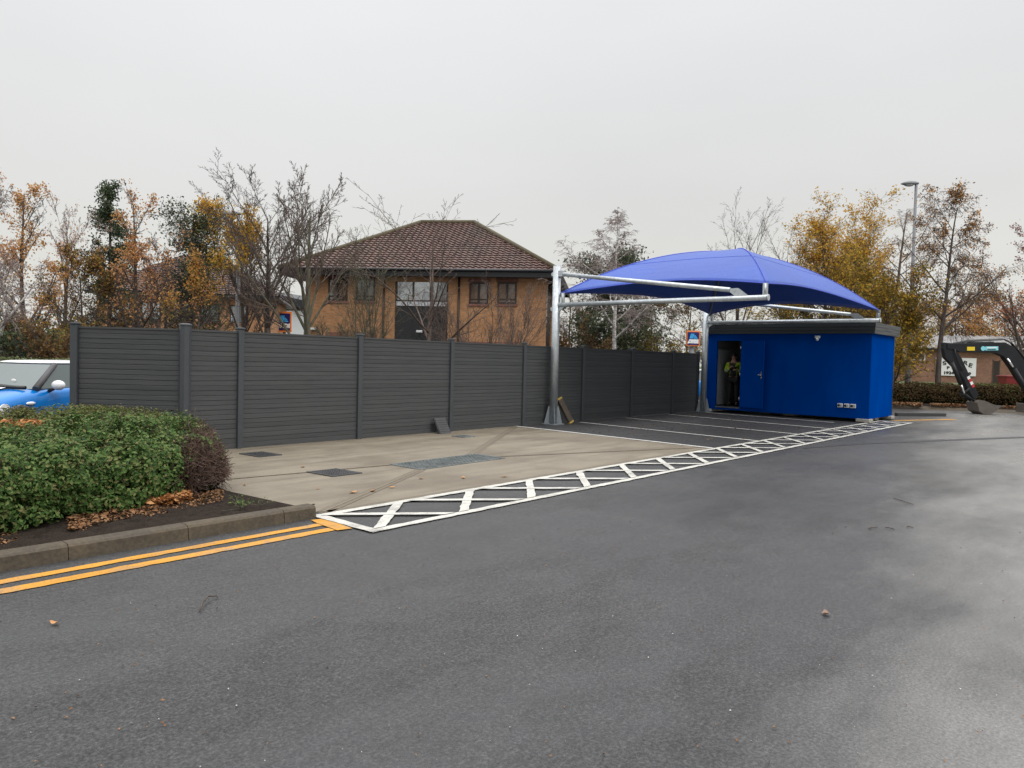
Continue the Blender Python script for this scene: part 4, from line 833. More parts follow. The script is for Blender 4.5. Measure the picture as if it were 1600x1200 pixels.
bk_m = MB(); nn_ = len(bp); hw_ = .33
for y in (-hw_, hw_): bk_m.prism(bp[::-1], (0, y, 0), (1, 0, 0), (0, 0, 1), .03)
sh_ = bp[6:] + bp[:3]
for a, b in zip(sh_[:-1], sh_[1:]):
    A3, B3 = Vector((a[0], 0, a[1])), Vector((b[0], 0, b[1])); u = (B3 - A3); nv_ = u.cross(Vector((0, 1, 0))).normalized(); bk_m.obox((A3 + B3) / 2, u / 2 * 1.02, (0, hw_ - .016, 0), nv_ * .014)
for k in range(4): y = -.27 + k * .18; bk_m.obox((bp[4][0] + .03, y, bp[4][1] + .0), (.09, 0, .0), (0, .035, 0), (.0, 0, .018))
for a, b in ((bp[4], bp[5]), (bp[5], bp[6])):
    A3, B3 = Vector((a[0], 0, a[1])), Vector((b[0], 0, b[1])); u = (B3 - A3); nv_ = u.cross(Vector((0, 1, 0))).normalized(); bk_m.obox((A3 + B3) / 2, u / 2, (0, hw_ - .016, 0), nv_ * .014)
bk_m.build('bucket', 'bucket', dip)
# carrier: tracks, slew house and cab just outside the photograph
cxd = EP(1700, 640)[0]
for s in (-.62, .62):
    tk = MB(); path = [(-.95, .0), (-1.08, .12), (-1.12, .27), (-1.0, .46), (1.0, .46), (1.12, .27), (1.08, .12), (.95, .0)]
    tk.prism([(cxd + a, b + .03) for a, b in path], (0, s, 0), (1, 0, 0), (0, 0, 1), .34); to = tk.build('track', 'dark', dg_)
    wh = MB()
    for a in (-.8, -.25, .25, .8): wh.tube([(cxd + a, s - .18, .26), (cxd + a, s + .18, .26)], .15, 14)
    wh.build('roller', 'bucket', to)
hb = MB(); hb.box((cxd - .75, -.75, .58), (cxd + 1.15, .75, 1.25), 0, .12); hb.box((cxd - .4, -.5, .45), (cxd + .5, .5, .6)); hb.build('body', 'digger', dg_)
cb_ = MB(); cb_.box((cxd - .6, -.1, 1.26), (cxd + .55, .74, 2.5), 0, .1); co_ = cb_.build('cab', 'digger', dg_); cw = MB(); cw.box((cxd - .615, .0, 1.45), (cxd - .595, .64, 2.35)); cw.box((cxd - .45, -.115, 1.5), (cxd + .4, -.095, 2.35)); cw.build('window', 'glass', co_)
mt_ = MB(); x_, z_ = EP(1648, 642); mt_.box((x_ - .1, -.16, .55), (cxd - .6, .16, .95), 0, .04); mt_.build('boom_mount', 'digger', dg_)
bl_ = MB(); x_ = EP(1609, 640)[0]; bl_.box((x_, -.78, .08), (x_ + .1, .78, .42), 0, .02); bl_.box((x_ + .1, -.35, .16), (cxd - .9, -.25, .26)); bl_.box((x_ + .1, .25, .16), (cxd - .9, .35, .26)); bl_.build('blade', 'bucket', dg_)
# red bin behind the hedge
dB = 39.5; p = W(1579, dB, .52); s = dB / FPX
rb_ = thing('bin', 'dark red plastic bin tapering to its base beside the brick building', 'bin', p, math.atan2(CR.y, CR.x)); m_ = MB()
top, bot = .46, .34; H_ = .82
m_.add([(-bot, -.3, 0), (bot, -.3, 0), (bot, .3, 0), (-bot, .3, 0), (-top, -.38, H_), (top, -.38, H_), (top, .38, H_), (-top, .38, H_)], [(0, 3, 2, 1), (4, 5, 6, 7), (0, 1, 5, 4), (1, 2, 6, 5), (2, 3, 7, 6), (3, 0, 4, 7)]); m_.build('tub', 'red_bin', rb_)
m_ = MB(); m_.box((-top - .04, -.42, H_ - .03), (top + .04, .42, H_ + .05), 0, .02); m_.build('rim', 'red_bin', rb_)

# ------------------------------------------------------------------ cars
def make_car(name, label, loc, rz, group=None):
    t = thing(name, label, 'car', loc, rz, group)
    st = [(1.84, .50, .30, .52, .60), (1.80, .66, .24, .60, .70), (1.62, .78, .22, .68, .82), (1.25, .83, .22, .74, .90), (.80, .84, .22, .84, .96), (.3, .84, .22, .90, .95), (-.6, .84, .22, .92, .96), (-1.3, .84, .22, .93, .97), (-1.65, .80, .24, .90, .96), (-1.80, .72, .30, .86, .93)]
    V = []; F = []
    for x, w_, zb_, zs, zt_ in st:
        half = [(w_ * .90, zb_), (w_ * .985, zb_ + .14), (w_, (zb_ + zs) / 2 + .06), (w_ * .985, zs), (w_ * .93, zs + (zt_ - zs) * .6), (w_ * .80, zt_), (w_ * .4, zt_ + .012)]
        V += [(x, y, z) for y, z in half] + [(x, -y, z) for y, z in half[::-1]]
    n_ = 14
    for i in range(len(st) - 1):
        for j in range(n_): F.append((i * n_ + j, i * n_ + (j + 1) % n_, (i + 1) * n_ + (j + 1) % n_, (i + 1) * n_ + j))
    F += [tuple(range(n_))[::-1], tuple(range((len(st) - 1) * n_, len(st) * n_))]
    mb = MB(); mb.add(V, F, 0, True); b = mb.build('body', 'car_blue', t); sd = b.modifiers.new('d', 'SUBSURF'); sd.levels = 1; sd.render_levels = 1
    def ring(z, xf, xr, wf, wr, n=6):
        return [(xf - .07, wf, z), (xf + .03, wf * .6, z), (xf + .06, 0, z), (xf + .03, -wf * .6, z), (xf - .07, -wf, z), (xr, -wr, z), (xr - .05, 0, z), (xr, wr, z)]
    lo_ = ring(.94, .86, -1.70, .76, .74); hi_ = ring(1.335, .24, -1.45, .60, .58)
    g = MB(); g.add(lo_ + hi_, [(i, (i + 1) % 8, 8 + (i + 1) % 8, 8 + i) for i in range(8)]); gl = g.build('window_glass', 'car_glass', t)
    pl_ = MB()
    for i in (0, 4, 5, 7): pl_.tube([lo_[i], hi_[i]], [.055, .045], 8)
    for s in (0, 4): a, c = (0, 7) if s == 0 else (4, 5); m0 = Vector(lo_[a]).lerp(Vector(lo_[c]), .48); m1 = Vector(hi_[a]).lerp(Vector(hi_[c]), .48); pl_.tube([m0, m1], .035, 8)
    pl_.build('pillar', 'car_trim', gl)
    r = MB(); a = ring(1.325, .27, -1.48, .625, .60); bq = ring(1.375, .20, -1.42, .585, .56); c = ring(1.40, .02, -1.25, .44, .42)
    r.add(a + bq + c, [(i, (i + 1) % 8, 8 + (i + 1) % 8, 8 + i) for i in range(8)] + [(8 + i, 8 + (i + 1) % 8, 16 + (i + 1) % 8, 16 + i) for i in range(8)] + [tuple(range(16, 24)), tuple(range(8))[::-1]], 0, True)
    ro = r.build('roof', 'car_white', t); sd = ro.modifiers.new('d', 'SUBSURF'); sd.levels = 1; sd.render_levels = 2
    for s in (1, -1):
        m = MB(); m.ell((.52, .95 * s, 1.00), (.085, .115, .085)); mi_ = m.build('mirror', 'car_white', t); m = MB(); m.tube([(.55, .80 * s, .90), (.54, .9 * s, .95)], .03, 8); m.build('mirror_arm', 'car_black', mi_)
        m = MB(); m.ell((.98, .835 * s, .72), (.10, .022, .028)); m.build('side_lamp', 'car_white', t)
        m = MB(); m.ell((1.68, .60 * s, .74), (.13, .15, .12)); m.build('headlight', 'grey_plastic', t)
        for xw in (1.22, -1.22):
            arch = MB(); pts = [(xw + .37 * math.cos(q), .835 * s, .30 + .37 * math.sin(q)) for q in [math.pi * k / 14 for k in range(-1, 16)]]; arch.tube(pts, .045, 8); ao = arch.build('wheel_arch', 'car_trim', t)
            dk = MB(); dk.tube([(xw, .70 * s, .30), (xw, .838 * s, .30)], .345, 24); dk.build('arch_well', 'car_black', ao)
            wh = MB(); wh.tube([(xw, .66 * s, .30), (xw, .85 * s, .30)], .30, 24); wo = wh.build('wheel', 'dark', t)
            rm = MB(); rm.tube([(xw, .845 * s, .30), (xw, .856 * s, .30)], .06, 12)
            for k in range(8): q = 2 * math.pi * k / 8; rm.obox((xw + .12 * math.cos(q), .855 * s, .30 + .12 * math.sin(q)), (.10 * math.cos(q), 0, .10 * math.sin(q)), (0, .006, 0), (-.018 * math.sin(q), 0, .018 * math.cos(q)))
            rm.tube([(xw + .20 * math.cos(2 * math.pi * k / 20), .853 * s, .30 + .20 * math.sin(2 * math.pi * k / 20)) for k in range(21)], .018, 6); rm.build('rim', 'silver', wo)
        sk = MB(); sk.box((-.86, .815 * s - .03, .20), (.86, .815 * s + .03, .36), 0, .015); sk.build('sill', 'car_trim', t)
    d = MB()
    for s in (1, -1):
        pts = []
        for x, z in ((.95, .968), (1.25, .915), (1.5, .865), (1.62, .835)): pts += [(x, .22 * s, z + .012), (x, .42 * s, z + .010)]
        d.add(pts, [(2 * i, 2 * i + 1, 2 * i + 3, 2 * i + 2) for i in range(3)])
    d.build('bonnet_stripe', 'car_white', b)
    wp = MB(); wp.tube([(.90, .55, .975), (.86, .1, 1.0), (.88, -.3, .985)], .016, 6); wp.tube([(.93, .7, .965), (.99, .3, .975), (.99, -.3, .975), (.93, -.7, .965)], .03, 8); wp.build('wiper', 'car_black', gl)
    dc = MB(); dc.ell((.72, .30, 1.06), (.012, .05, .035)); dc.build('tax_disc', 'white_plastic', gl); q = MB(); q.tube([(1.50, .822, .63), (1.50, .838, .63)], .11, 18); q.build('roundel', 'car_white', b); return t
wp_ = W(27, 11.6)
car = make_car('parked_car', 'blue hatchback car with white roof parked beyond the near hedge', (wp_.x - (1.22 * math.cos(R(214)) - .80 * math.sin(R(214))), wp_.y - (1.22 * math.sin(R(214)) + .80 * math.cos(R(214))), -.03), R(214))
c2 = copy_tree(car); c2.location = (27.5, 14.2, -.02); c2.rotation_euler = (0, 0, R(100)); c2['label'] = 'blue and white car glimpsed in the gap between the far canopy post and the cabin'
for o in (car, c2): o['group'] = 'parked blue cars'

# ------------------------------------------------------------------ leaves, hedges
rng = np.random.default_rng(7)
def rnd_unit(n):
    v = rng.normal(size=(n, 3)); return v / np.linalg.norm(v, axis=1, keepdims=True)
def leaf_quads(Cn, Nn, size, aspect=.55, fold=.18):
    n = len(Cn); Nn = Nn / np.maximum(np.linalg.norm(Nn, axis=1, keepdims=True), 1e-6); t = np.cross(Nn, rnd_unit(n)); t /= np.maximum(np.linalg.norm(t, axis=1, keepdims=True), 1e-6); b = np.cross(Nn, t)
    s = (size * (.5 + .9 * rng.random(n)))[:, None]
    V = np.stack([Cn - t * s * .5, Cn + b * s * aspect * .5 + Nn * s * fold, Cn + t * s * .5, Cn - b * s * aspect * .5 + Nn * s * fold], 1).reshape(-1, 3)
    return V, np.arange(4 * n).reshape(n, 4)
from mathutils import noise as mnoise
def polyl(P, u):
    P = np.asarray(P, float); d = np.r_[0, np.cumsum(np.linalg.norm(np.diff(P, axis=0), axis=1))]; x = u * d[-1]
    return np.stack([np.interp(x, d, P[:, k]) for k in range(P.shape[1])], 1), d[-1]
def hedge_surf(front, back, hts, zb, u, ph, inset=0.0, lump=.07, endw=(.35, .35), seed=0, ex=.62):
    f, Lf = polyl(front, u); b, _ = polyl(back, u); h = np.interp(u, np.linspace(0, 1, len(hts)), hts)
    d0 = np.clip(u * Lf / endw[0], 0, 1) if endw[0] else np.ones_like(u); d1 = np.clip((1 - u) * Lf / endw[1], 0, 1) if endw[1] else np.ones_like(u); e = np.sqrt(np.maximum(0, 1 - (1 - d0) ** 2)) * np.sqrt(np.maximum(0, 1 - (1 - d1) ** 2))
    c, s = np.cos(ph), np.sin(ph); v = .5 - .5 * np.sign(c) * np.abs(c) ** ex * e; z = (h - inset) * np.abs(s) ** ex * (e * .75 + .25 * (e > .02))
    wv = b - f; ln = np.linalg.norm(wv, axis=1, keepdims=True); v = .5 + (v - .5) * np.maximum(0, 1 - 2 * inset / ln[:, 0])
    P = np.c_[f + wv * v[:, None], zb + z]; nr = np.c_[wv / ln * -(c)[:, None], s]
    l = np.array([mnoise.fractal(Vector((p[0] * 2.1 + seed, p[1] * 2.1, p[2] * 2.6)), 1, 2, 4) for p in P]); P = P + nr * (l * lump)[:, None]; P[:, 2] = np.maximum(P[:, 2], zb + .01); return P, nr
def hedge(name, label, front, back, hts, zb, n, size, mats, cat='hedge', dead=None, lump=.07, depth=.12, seed=0, endw=(.35, .35), ur=(0, 1), phr=(.02, math.pi - .02), twig=0, parent=None):
    f0 = front[0]; root = parent or thing(name, label, cat, (f0[0], f0[1], 0)); loc = np.array([root.location.x, root.location.y, 0])
    nu, nv = 40, 16; u, ph = np.meshgrid(np.linspace(0.0, 1, nu), np.linspace(0.0, math.pi, nv), indexing='ij'); P, _ = hedge_surf(front, back, hts, zb, u.ravel(), ph.ravel(), .13 if lump > .04 else .06, lump, endw, seed)
    F = [(i * nv + j, i * nv + j + 1, (i + 1) * nv + j + 1, (i + 1) * nv + j) for i in range(nu - 1) for j in range(nv - 1)]
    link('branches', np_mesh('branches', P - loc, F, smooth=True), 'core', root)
    u = ur[0] + (ur[1] - ur[0]) * rng.random(n); ph = phr[0] + (phr[1] - phr[0]) * rng.random(n)
    P, N_ = hedge_surf(front, back, hts, zb, u, ph, 0, lump, endw, seed)
    if dead is not None:
        edge = dead + .05 * rng.normal(size=n) * .6 + .07 * np.array([mnoise.noise(Vector((p[2] * 3, p[0] * 3, 5))) for p in P]) + .10 * (np.sin(ph) ** 2) * (ph > 1.1); isd = u > edge
    else: isd = np.zeros(n, bool)
    P = P - N_ * (rng.random(n) ** 1.5 * depth)[:, None] + rnd_unit(n) * .02; P[:, 2] = np.maximum(P[:, 2], zb + .02)
    nn2 = N_ * .8 + rnd_unit(n) * .8 + np.array([0, 0, .35]); k = ~isd
    V, F = leaf_quads(P[k] - loc, nn2[k], size); link('foliage', np_mesh('foliage', V, F), mats, root)
    if dead is not None:
        keep = isd & (rng.random(n) < .75); V, F = leaf_quads(P[keep] - loc, nn2[keep], size * .6); o = link('dead_foliage', np_mesh('dead_foliage', V, F), 'lf_dead', root); tag(o, 'dead brown end of the hedge')
        mb = MB(); ids = np.nonzero(isd)[0]
        for i in ids[:2600]:
            p = Vector(P[i] - loc); d = Vector(N_[i]) * .5 + Vector(rng.normal(size=3)) * .6; d.normalize(); q = p + d * (.05 + .07 * rng.random()); mb.tube([p - d * .12, (p + q) / 2 + Vector(rng.normal(size=3)) * .012, q], [.003, .0026, .0016], 3, 0, False)
        tag(mb.build('dead_twigs', 'twig_dead', root), 'tangle of bare brown twigs', kind='stuff')
    return root
def sprigs(root, front, back, hts, zb, n, m, per, size, lump, endw, seed, ur, phr, ln=.12):
    u = ur[0] + (ur[1] - ur[0]) * rng.random(n); ph = phr[0] + (phr[1] - phr[0]) * rng.random(n); P, N_ = hedge_surf(front, back, hts, zb, u, ph, 0, lump, endw, seed)
    D = N_ * .8 + rnd_unit(n) * .55 + np.array([0, 0, .45]); D /= np.linalg.norm(D, axis=1, keepdims=True); P = P - N_ * (.02 + .09 * rng.random(n))[:, None]
    P = np.repeat(P, per, 0); D = np.repeat(D, per, 0); t = rng.random(n * per); Rd = rnd_unit(n * per); Rd -= D * (Rd * D).sum(1, keepdims=True); Rd /= np.linalg.norm(Rd, axis=1, keepdims=True)
    C_ = P + D * (t * ln * np.repeat(.6 + .7 * rng.random(n), per))[:, None] + Rd * (.012 + .032 * (1 - t * .6))[:, None]; C_[:, 2] = np.maximum(C_[:, 2], zb + .02); loc = np.array([root.location.x, root.location.y, 0])
    V, F = leaf_quads(C_ - loc, Rd * .35 + D * .9, size, .6, .12); link('foliage', np_mesh('sprigs', V, F), m, root)
def W2(px, dep): p = W(px, dep); return (p.x, p.y)
near = hedge('hedge', 'glossy green hedge with a dead brown end beside the kerb in front', [W2(-330, 4.72), W2(-60, 5.60), W2(0, 5.74), W2(100, 6.23), W2(200, 6.82), W2(300, 7.52), W2(352, 7.95)], [W2(-330, 8.0), W2(-60, 8.25), W2(0, 8.3), W2(100, 8.5), W2(200, 8.9), W2(300, 9.2), W2(352, 9.1)],
      [.62, .63, .63, .68, .72, .69, .62], .08, 22000, .040, 'lf_hedge', dead=.83, lump=.21, seed=3, endw=(0, .4), phr=(.02, 2.75), depth=.17)
sprigs(near, [W2(-330, 4.72), W2(-60, 5.60), W2(0, 5.74), W2(100, 6.23), W2(200, 6.82), W2(300, 7.52), W2(352, 7.95)], [W2(-330, 8.0), W2(-60, 8.25), W2(0, 8.3), W2(100, 8.5), W2(200, 8.9), W2(300, 9.2), W2(352, 9.1)], [.62, .63, .63, .68, .72, .69, .62], .08, 2900, 'lf_hedge', 17, .038, .21, (0, .4), 3, (.1, .83), (.02, 2.6))
_hf, _hb, _hh = [W2(-330, 4.72), W2(-60, 5.60), W2(0, 5.74), W2(100, 6.23), W2(200, 6.82), W2(300, 7.52), W2(352, 7.95)], [W2(-330, 8.0), W2(-60, 8.25), W2(0, 8.3), W2(100, 8.5), W2(200, 8.9), W2(300, 9.2), W2(352, 9.1)], [.62, .63, .63, .68, .72, .69, .62]
sprigs(near, _hf, _hb, _hh, .08, 130, 'lf_hedge', 11, .040, .21, (0, .4), 3, (.80, .99), (.7, 2.6))
sprigs(near, _hf, _hb, _hh, .08, 260, 'lf_hedge', 10, .046, .21, (0, .4), 3, (.1, .82), (.1, 2.6), .2)
u = rng.random(420) * .95 + .05; ph = .2 + 2.3 * rng.random(420); P, N_ = hedge_surf(_hf, _hb, _hh, .08, u, ph, 0, .21, (0, .4), 3); mb = MB()
for p, nr in zip(P, N_):
    p = Vector(p) - near.location; d = Vector(nr) * .6 + Vector(rng.normal(size=3)) * .35 + Vector((0, 0, .45)); d.normalize(); l_ = .06 + .10 * rng.random(); mb.tube([p - d * .1, p + d * l_ * .6 + Vector(rng.normal(size=3)) * .01, p + d * l_], [.0034, .0028, .0015], 3, 0, False)
tag(mb.build('stray_twigs', 'twig_dead', near), kind='stuff')
hedge('hedge', 'duller yellow green hedge running behind the glossy one towards the fence corner', [W2(-330, 8.4), W2(0, 8.75), W2(150, 9.2), W2(300, 9.75)], [W2(-330, 9.9), W2(0, 10.2), W2(100, 10.3), W2(305, 10.35)], [.54, .57, .76, .66], .08, 22000, .036, 'lf_back', lump=.07, seed=11, endw=(0, .4), phr=(.02, 2.6))
hedge('hedge', 'low pale clipped hedge beyond the blue car', [W2(-200, 18), W2(140, 18.6)], [W2(-200, 19.6), W2(140, 20.2)], [1.30, 1.30], 0, 8000, .06, 'lf_clip', lump=.05, seed=5, phr=(.02, 2.3))
far = hedge('hedge', 'brown leaved hedge along the far kerb behind the digger bucket', [W2(1380, 30.6), W2(1500, 30.1), W2(1640, 29.4), W2(1800, 28.6)], [W2(1380, 32.2), W2(1500, 31.7), W2(1640, 31), W2(1800, 30.2)], [.80, .82, .84, .84], .2, 14000, .075, 'lf_dead', lump=.12, seed=21, endw=(.4, .4), phr=(.02, 2.5))
V_, F_ = [], []
u = rng.random(2600); ph = .02 + 1.6 * rng.random(2600); P, N_ = hedge_surf([W2(1380, 30.6), W2(1500, 30.1), W2(1640, 29.4), W2(1800, 28.6)], [W2(1380, 32.2), W2(1500, 31.7), W2(1640, 31), W2(1800, 30.2)], [.80, .82, .84, .84], .2, u, ph, -.03, .12, (.4, .4), 21)
k = np.array([mnoise.noise(Vector((p[0] * .9, p[1] * .9, 2))) for p in P]) > .1; loc = np.array([far.location.x, far.location.y, 0]); V, F = leaf_quads(P[k] - loc, N_[k] + rnd_unit(k.sum()), .07); link('green_foliage', np_mesh('g', V, F), 'lf_back', far)
# leaf litter
def litter(name, poly_fn, n, size, m, z=.02, zj=.03, kind='stuff'):
    C_ = poly_fn(n); C_[:, 2] += z + zj * rng.random(len(C_)); nn3 = rnd_unit(len(C_)) * .55 + np.array([0, 0, 1.0]); V, F = leaf_quads(C_, nn3, size, .65, .2); return tag(link(name, np_mesh(name, V, F), m), kind=kind)
def along(front, off0, off1, clump=0.0, u0=0, u1=1, seed=0):
    def fn(n):
        u = u0 + (u1 - u0) * rng.random(n * 2); f, _ = polyl(front, u); k = np.array([mnoise.noise(Vector((p[0] * 2.2 + seed, p[1] * 2.2, 1))) for p in f]) > clump; f = f[k][:n]; toc = -f / np.linalg.norm(f, axis=1, keepdims=True)
        o = off0 + (off1 - off0) * rng.random(len(f)) ** 1.3; return np.c_[f + toc * o[:, None], np.zeros(len(f))]
    return fn
nf = [W2(90, 6.2), W2(200, 6.84), W2(300, 7.5)]
litter('leaf_litter', along(nf, -.12, .20, -.12, .05, 1.0), 900, .065, 'lf_fallen', .095, .08)
litter('leaf_litter', along(nf, -.12, .40, -.1, .0, 1.0, 4), 700, .045, 'lf_litter', .095, .03)
litter('leaf_litter', along([W2(-100, 5.65), W2(100, 6.32), W2(352, 7.95)], -.1, .55, -.05), 1100, .034, 'lf_litter', .088, .012)
litter('leaf_litter', along([W2(-330, 8.15), W2(-30, 8.35), W2(80, 8.75)], -.18, .22, -.2, .3, 1), 900, .075, 'lf_fallen', .63, .10)
litter('leaf_litter', along([W2(1380, 30.3), W2(1500, 29.9), W2(1640, 29.2), W2(1800, 28.4)], -.1, .95, -.25), 5000, .10, 'lf_litter', .13, .10)
def scat(pts):
    return lambda n: np.array(pts, float)
M['leaf_pale'] = leafmat('pale dead leaf', [(.26, .17, .13), (.32, .21, .16)], .7, .1)
# scattered single leaves
def single_leaf(label, p, size, m, rz, group=None, curl=.35, z=.012):
    n_ = 7; V = []; F = []
    for i in range(n_ + 1):
        a = i / n_; wv = size * .34 * math.sin(math.pi * min(1, a * .93 + .07)) ** .8 * (1 + .25 * math.sin(a * 17)); x = size * (a - .5); zz = curl * size * ((a - .5) ** 2) * 2
        V += [(x, -wv, zz + .25 * wv), (x, 0, zz), (x, wv, zz + .2 * wv)]
    for i in range(n_): k = 3 * i; F += [(k, k + 3, k + 4, k + 1), (k + 1, k + 4, k + 5, k + 2)]
    V += [(size * .5, -.003, curl * size * .5), (size * .85, .03 * size, .012), (size * .85, .03 * size + .005, .012), (size * .5, .003, curl * size * .5)]; F.append((len(V) - 4, len(V) - 3, len(V) - 2, len(V) - 1))
    mb = MB(); mb.add(V, F, 0, True); o = mb.build('fallen_leaf', m, None, (p.x, p.y, z), rz); return tag(o, label, 'leaf', group)
GL = 'leaves lying on the concrete apron'
for i, (px, py, sz, mm, lb) in enumerate(((552, 771, .10, 'lf_fallen', 'bright orange fallen leaf on the concrete joint near the hatched strip'), (582, 769, .085, 'lf_litter', 'brown curled leaf just right of the bright orange leaf'), (612, 763, .075, 'lf_fallen', 'pinkish leaf on the concrete below the pale steel grating'), (724, 748, .075, 'lf_fallen', 'orange leaf on the concrete close to the hatched border, leftmost of a pair'), (788, 746, .09, 'lf_litter', 'brown leaf on the concrete beside the hatched border, rightmost of a pair'), (658, 749, .075, 'lf_litter', 'dark brown leaf in the middle of the concrete, right of the pinkish leaf'), (473, 731, .075, 'lf_litter', 'small brown leaf beside the larger square cover'), (497, 765, .05, 'lf_litter', 'tiny brown leaf on the bare concrete by the hedge'), (382, 759, .05, 'lf_litter', 'tiny dark leaf on the concrete beside the dead hedge end'))):
    single_leaf(lb, G(px, py), sz, mm, i * 1.3, GL)
single_leaf('pale pinkish leaf lying alone in the middle of the road', G(1290, 961), .07, 'leaf_pale', .4, None, .5, .008); single_leaf('orange leaf lying on the road at the far left', G(85, 976), .055, 'lf_fallen', 2.1, None, .6, .008)
tw = MB(); p = G(312, 958); q = G(328, 934); d = q - p; pts = [Vector((0, 0, .012)), Vector((0, 0, .03)) + d * .35 + Vector((-.01, .0, 0)), d * .8 + Vector((0, 0, .03)), d + Vector((.03, -.03, .014)), d + Vector((.02, -.07, .008))]; tw.tube(pts, [.004, .006, .006, .005, .002], 6)
tag(tw.build('twig', 'bark_dark', None, (p.x, p.y, 0)), 'dark curved twig lying on the road at lower left', 'twig')
sticks = ((1396, 780, 1428, 790, 'dark bent stick lying on the pale wet road, longest of the sticks'), (1357, 828, 1371, 826, 'short dark stick on the wet road, leftmost of three small ones'), (1383, 826, 1398, 829, 'short dark stick on the wet road, middle of three small ones'), (1417, 825, 1427, 826, 'short dark stick on the wet road, rightmost of three small ones'))
for x0_, y0_, x1_, y1_, lb in sticks:
    p, q = G(x0_, y0_), G(x1_, y1_); d = q - p; tw = MB(); tw.tube([(0, 0, .012), d * .5 + Vector((.02, .02, .016)), d + Vector((0, 0, .012))], [.004, .006, .003], 6); tag(tw.build('stick', 'bark_dark', None, (p.x, p.y, 0)), lb, 'stick', 'sticks on the wet road')
def yard(n):
    px = rng.random(n) * 1600; py = 700 + 500 * rng.random(n) ** 1.2; out = []
    for a, b in zip(px, py):
        g_ = G(a, b)
        if g_.y < 5.1 and g_.z > -1: out.append((g_.x, g_.y, 0))
    return np.array(out)
litter('leaf_litter', yard, 220, .015, 'lf_litter', .004, .006); M['grit'] = leafmat('pale grit', [(.4, .38, .34), (.6, .58, .54)], .8, 0); litter('grit', yard, 130, .009, 'grit', .004, .003)
def bayl(n): x = 13.6 + 9 * rng.random(n); y = 6.3 + 4.8 * rng.random(n); k = np.array([mnoise.noise(Vector((a * .5, b * .5, 3))) for a, b in zip(x, y)]) > .05; return np.c_[x[k], y[k], np.zeros(k.sum())]
litter('leaf_litter', bayl, 260, .05, 'lf_litter', .008, .012)
# weeds by the kerb end
def weed(label, p, n, size):
    t = thing('weed', label, 'weed', (p.x, p.y, .085)); C_ = np.c_[rng.normal(size=(n, 2)) * .06, .02 + .05 * rng.random(n)]; V, F = leaf_quads(C_, rnd_unit(n) * .6 + np.array([0, 0, 1.]), size); link('leaves', np_mesh('weed', V, F), 'lf_hedge', t); m_ = MB(); [m_.tube([(0, 0, -.005), tuple(C_[i])], [.003, .002], 3, 0, False) for i in range(0, n, 3)]; m_.build('stem', 'bark_green', t)
weed('tiny green weed in the soil near the kerb end', G(376, 793, .09), 40, .035); weed('small sprawling weed in the soil beside the concrete edge', G(368, 783, .09), 30, .03); weed('pale weed in the soil at the corner of the concrete', G(405, 788, .09), 22, .026)

# ------------------------------------------------------------------ trees
def tubes_np(paths, sides):
    Vs, Fs, k0 = [], [], 0
    ang = np.arange(sides) * 2 * math.pi / sides; ca, sa = np.cos(ang), np.sin(ang)
    for pts, rad in paths:
        P = np.asarray(pts); r = np.asarray(rad); n = len(P); T = np.empty_like(P); T[1:-1] = P[2:] - P[:-2]; T[0] = P[1] - P[0]; T[-1] = P[-1] - P[-2]; T /= np.maximum(np.linalg.norm(T, axis=1, keepdims=True), 1e-9)
        ref = np.array([1., 0, 0]) if abs(T[0][0]) < .7 else np.array([0, 1., 0]); A = ref - T * (T @ ref)[:, None]; A /= np.maximum(np.linalg.norm(A, axis=1, keepdims=True), 1e-9); Bv = np.cross(T, A)
        V = P[:, None] + (A[:, None] * ca[None, :, None] + Bv[:, None] * sa[None, :, None]) * r[:, None, None]; Vs.append(V.reshape(-1, 3))
        i = np.arange(n - 1)[:, None] * sides; j = np.arange(sides)[None]; a = k0 + i + j; b = k0 + i + (j + 1) % sides; Fs.append(np.stack([a, b, b + sides, a + sides], -1).reshape(-1, 4)); k0 += n * sides
    return np.concatenate(Vs), np.concatenate(Fs)
DEF = dict(n=(9, 7, 5, 4, 3), kids=(13, 8, 6, 4, 0), ang=(42, 45, 45, 45, 40), ratio=(.5, .5, .5, .55, .5), start=(.28, .2, .15, .1, .1), trop=(.02, .10, .05, .02, 0), wob=(.10, .16, .2, .24, .25), levels=4, shape=.55, rmin=.006)
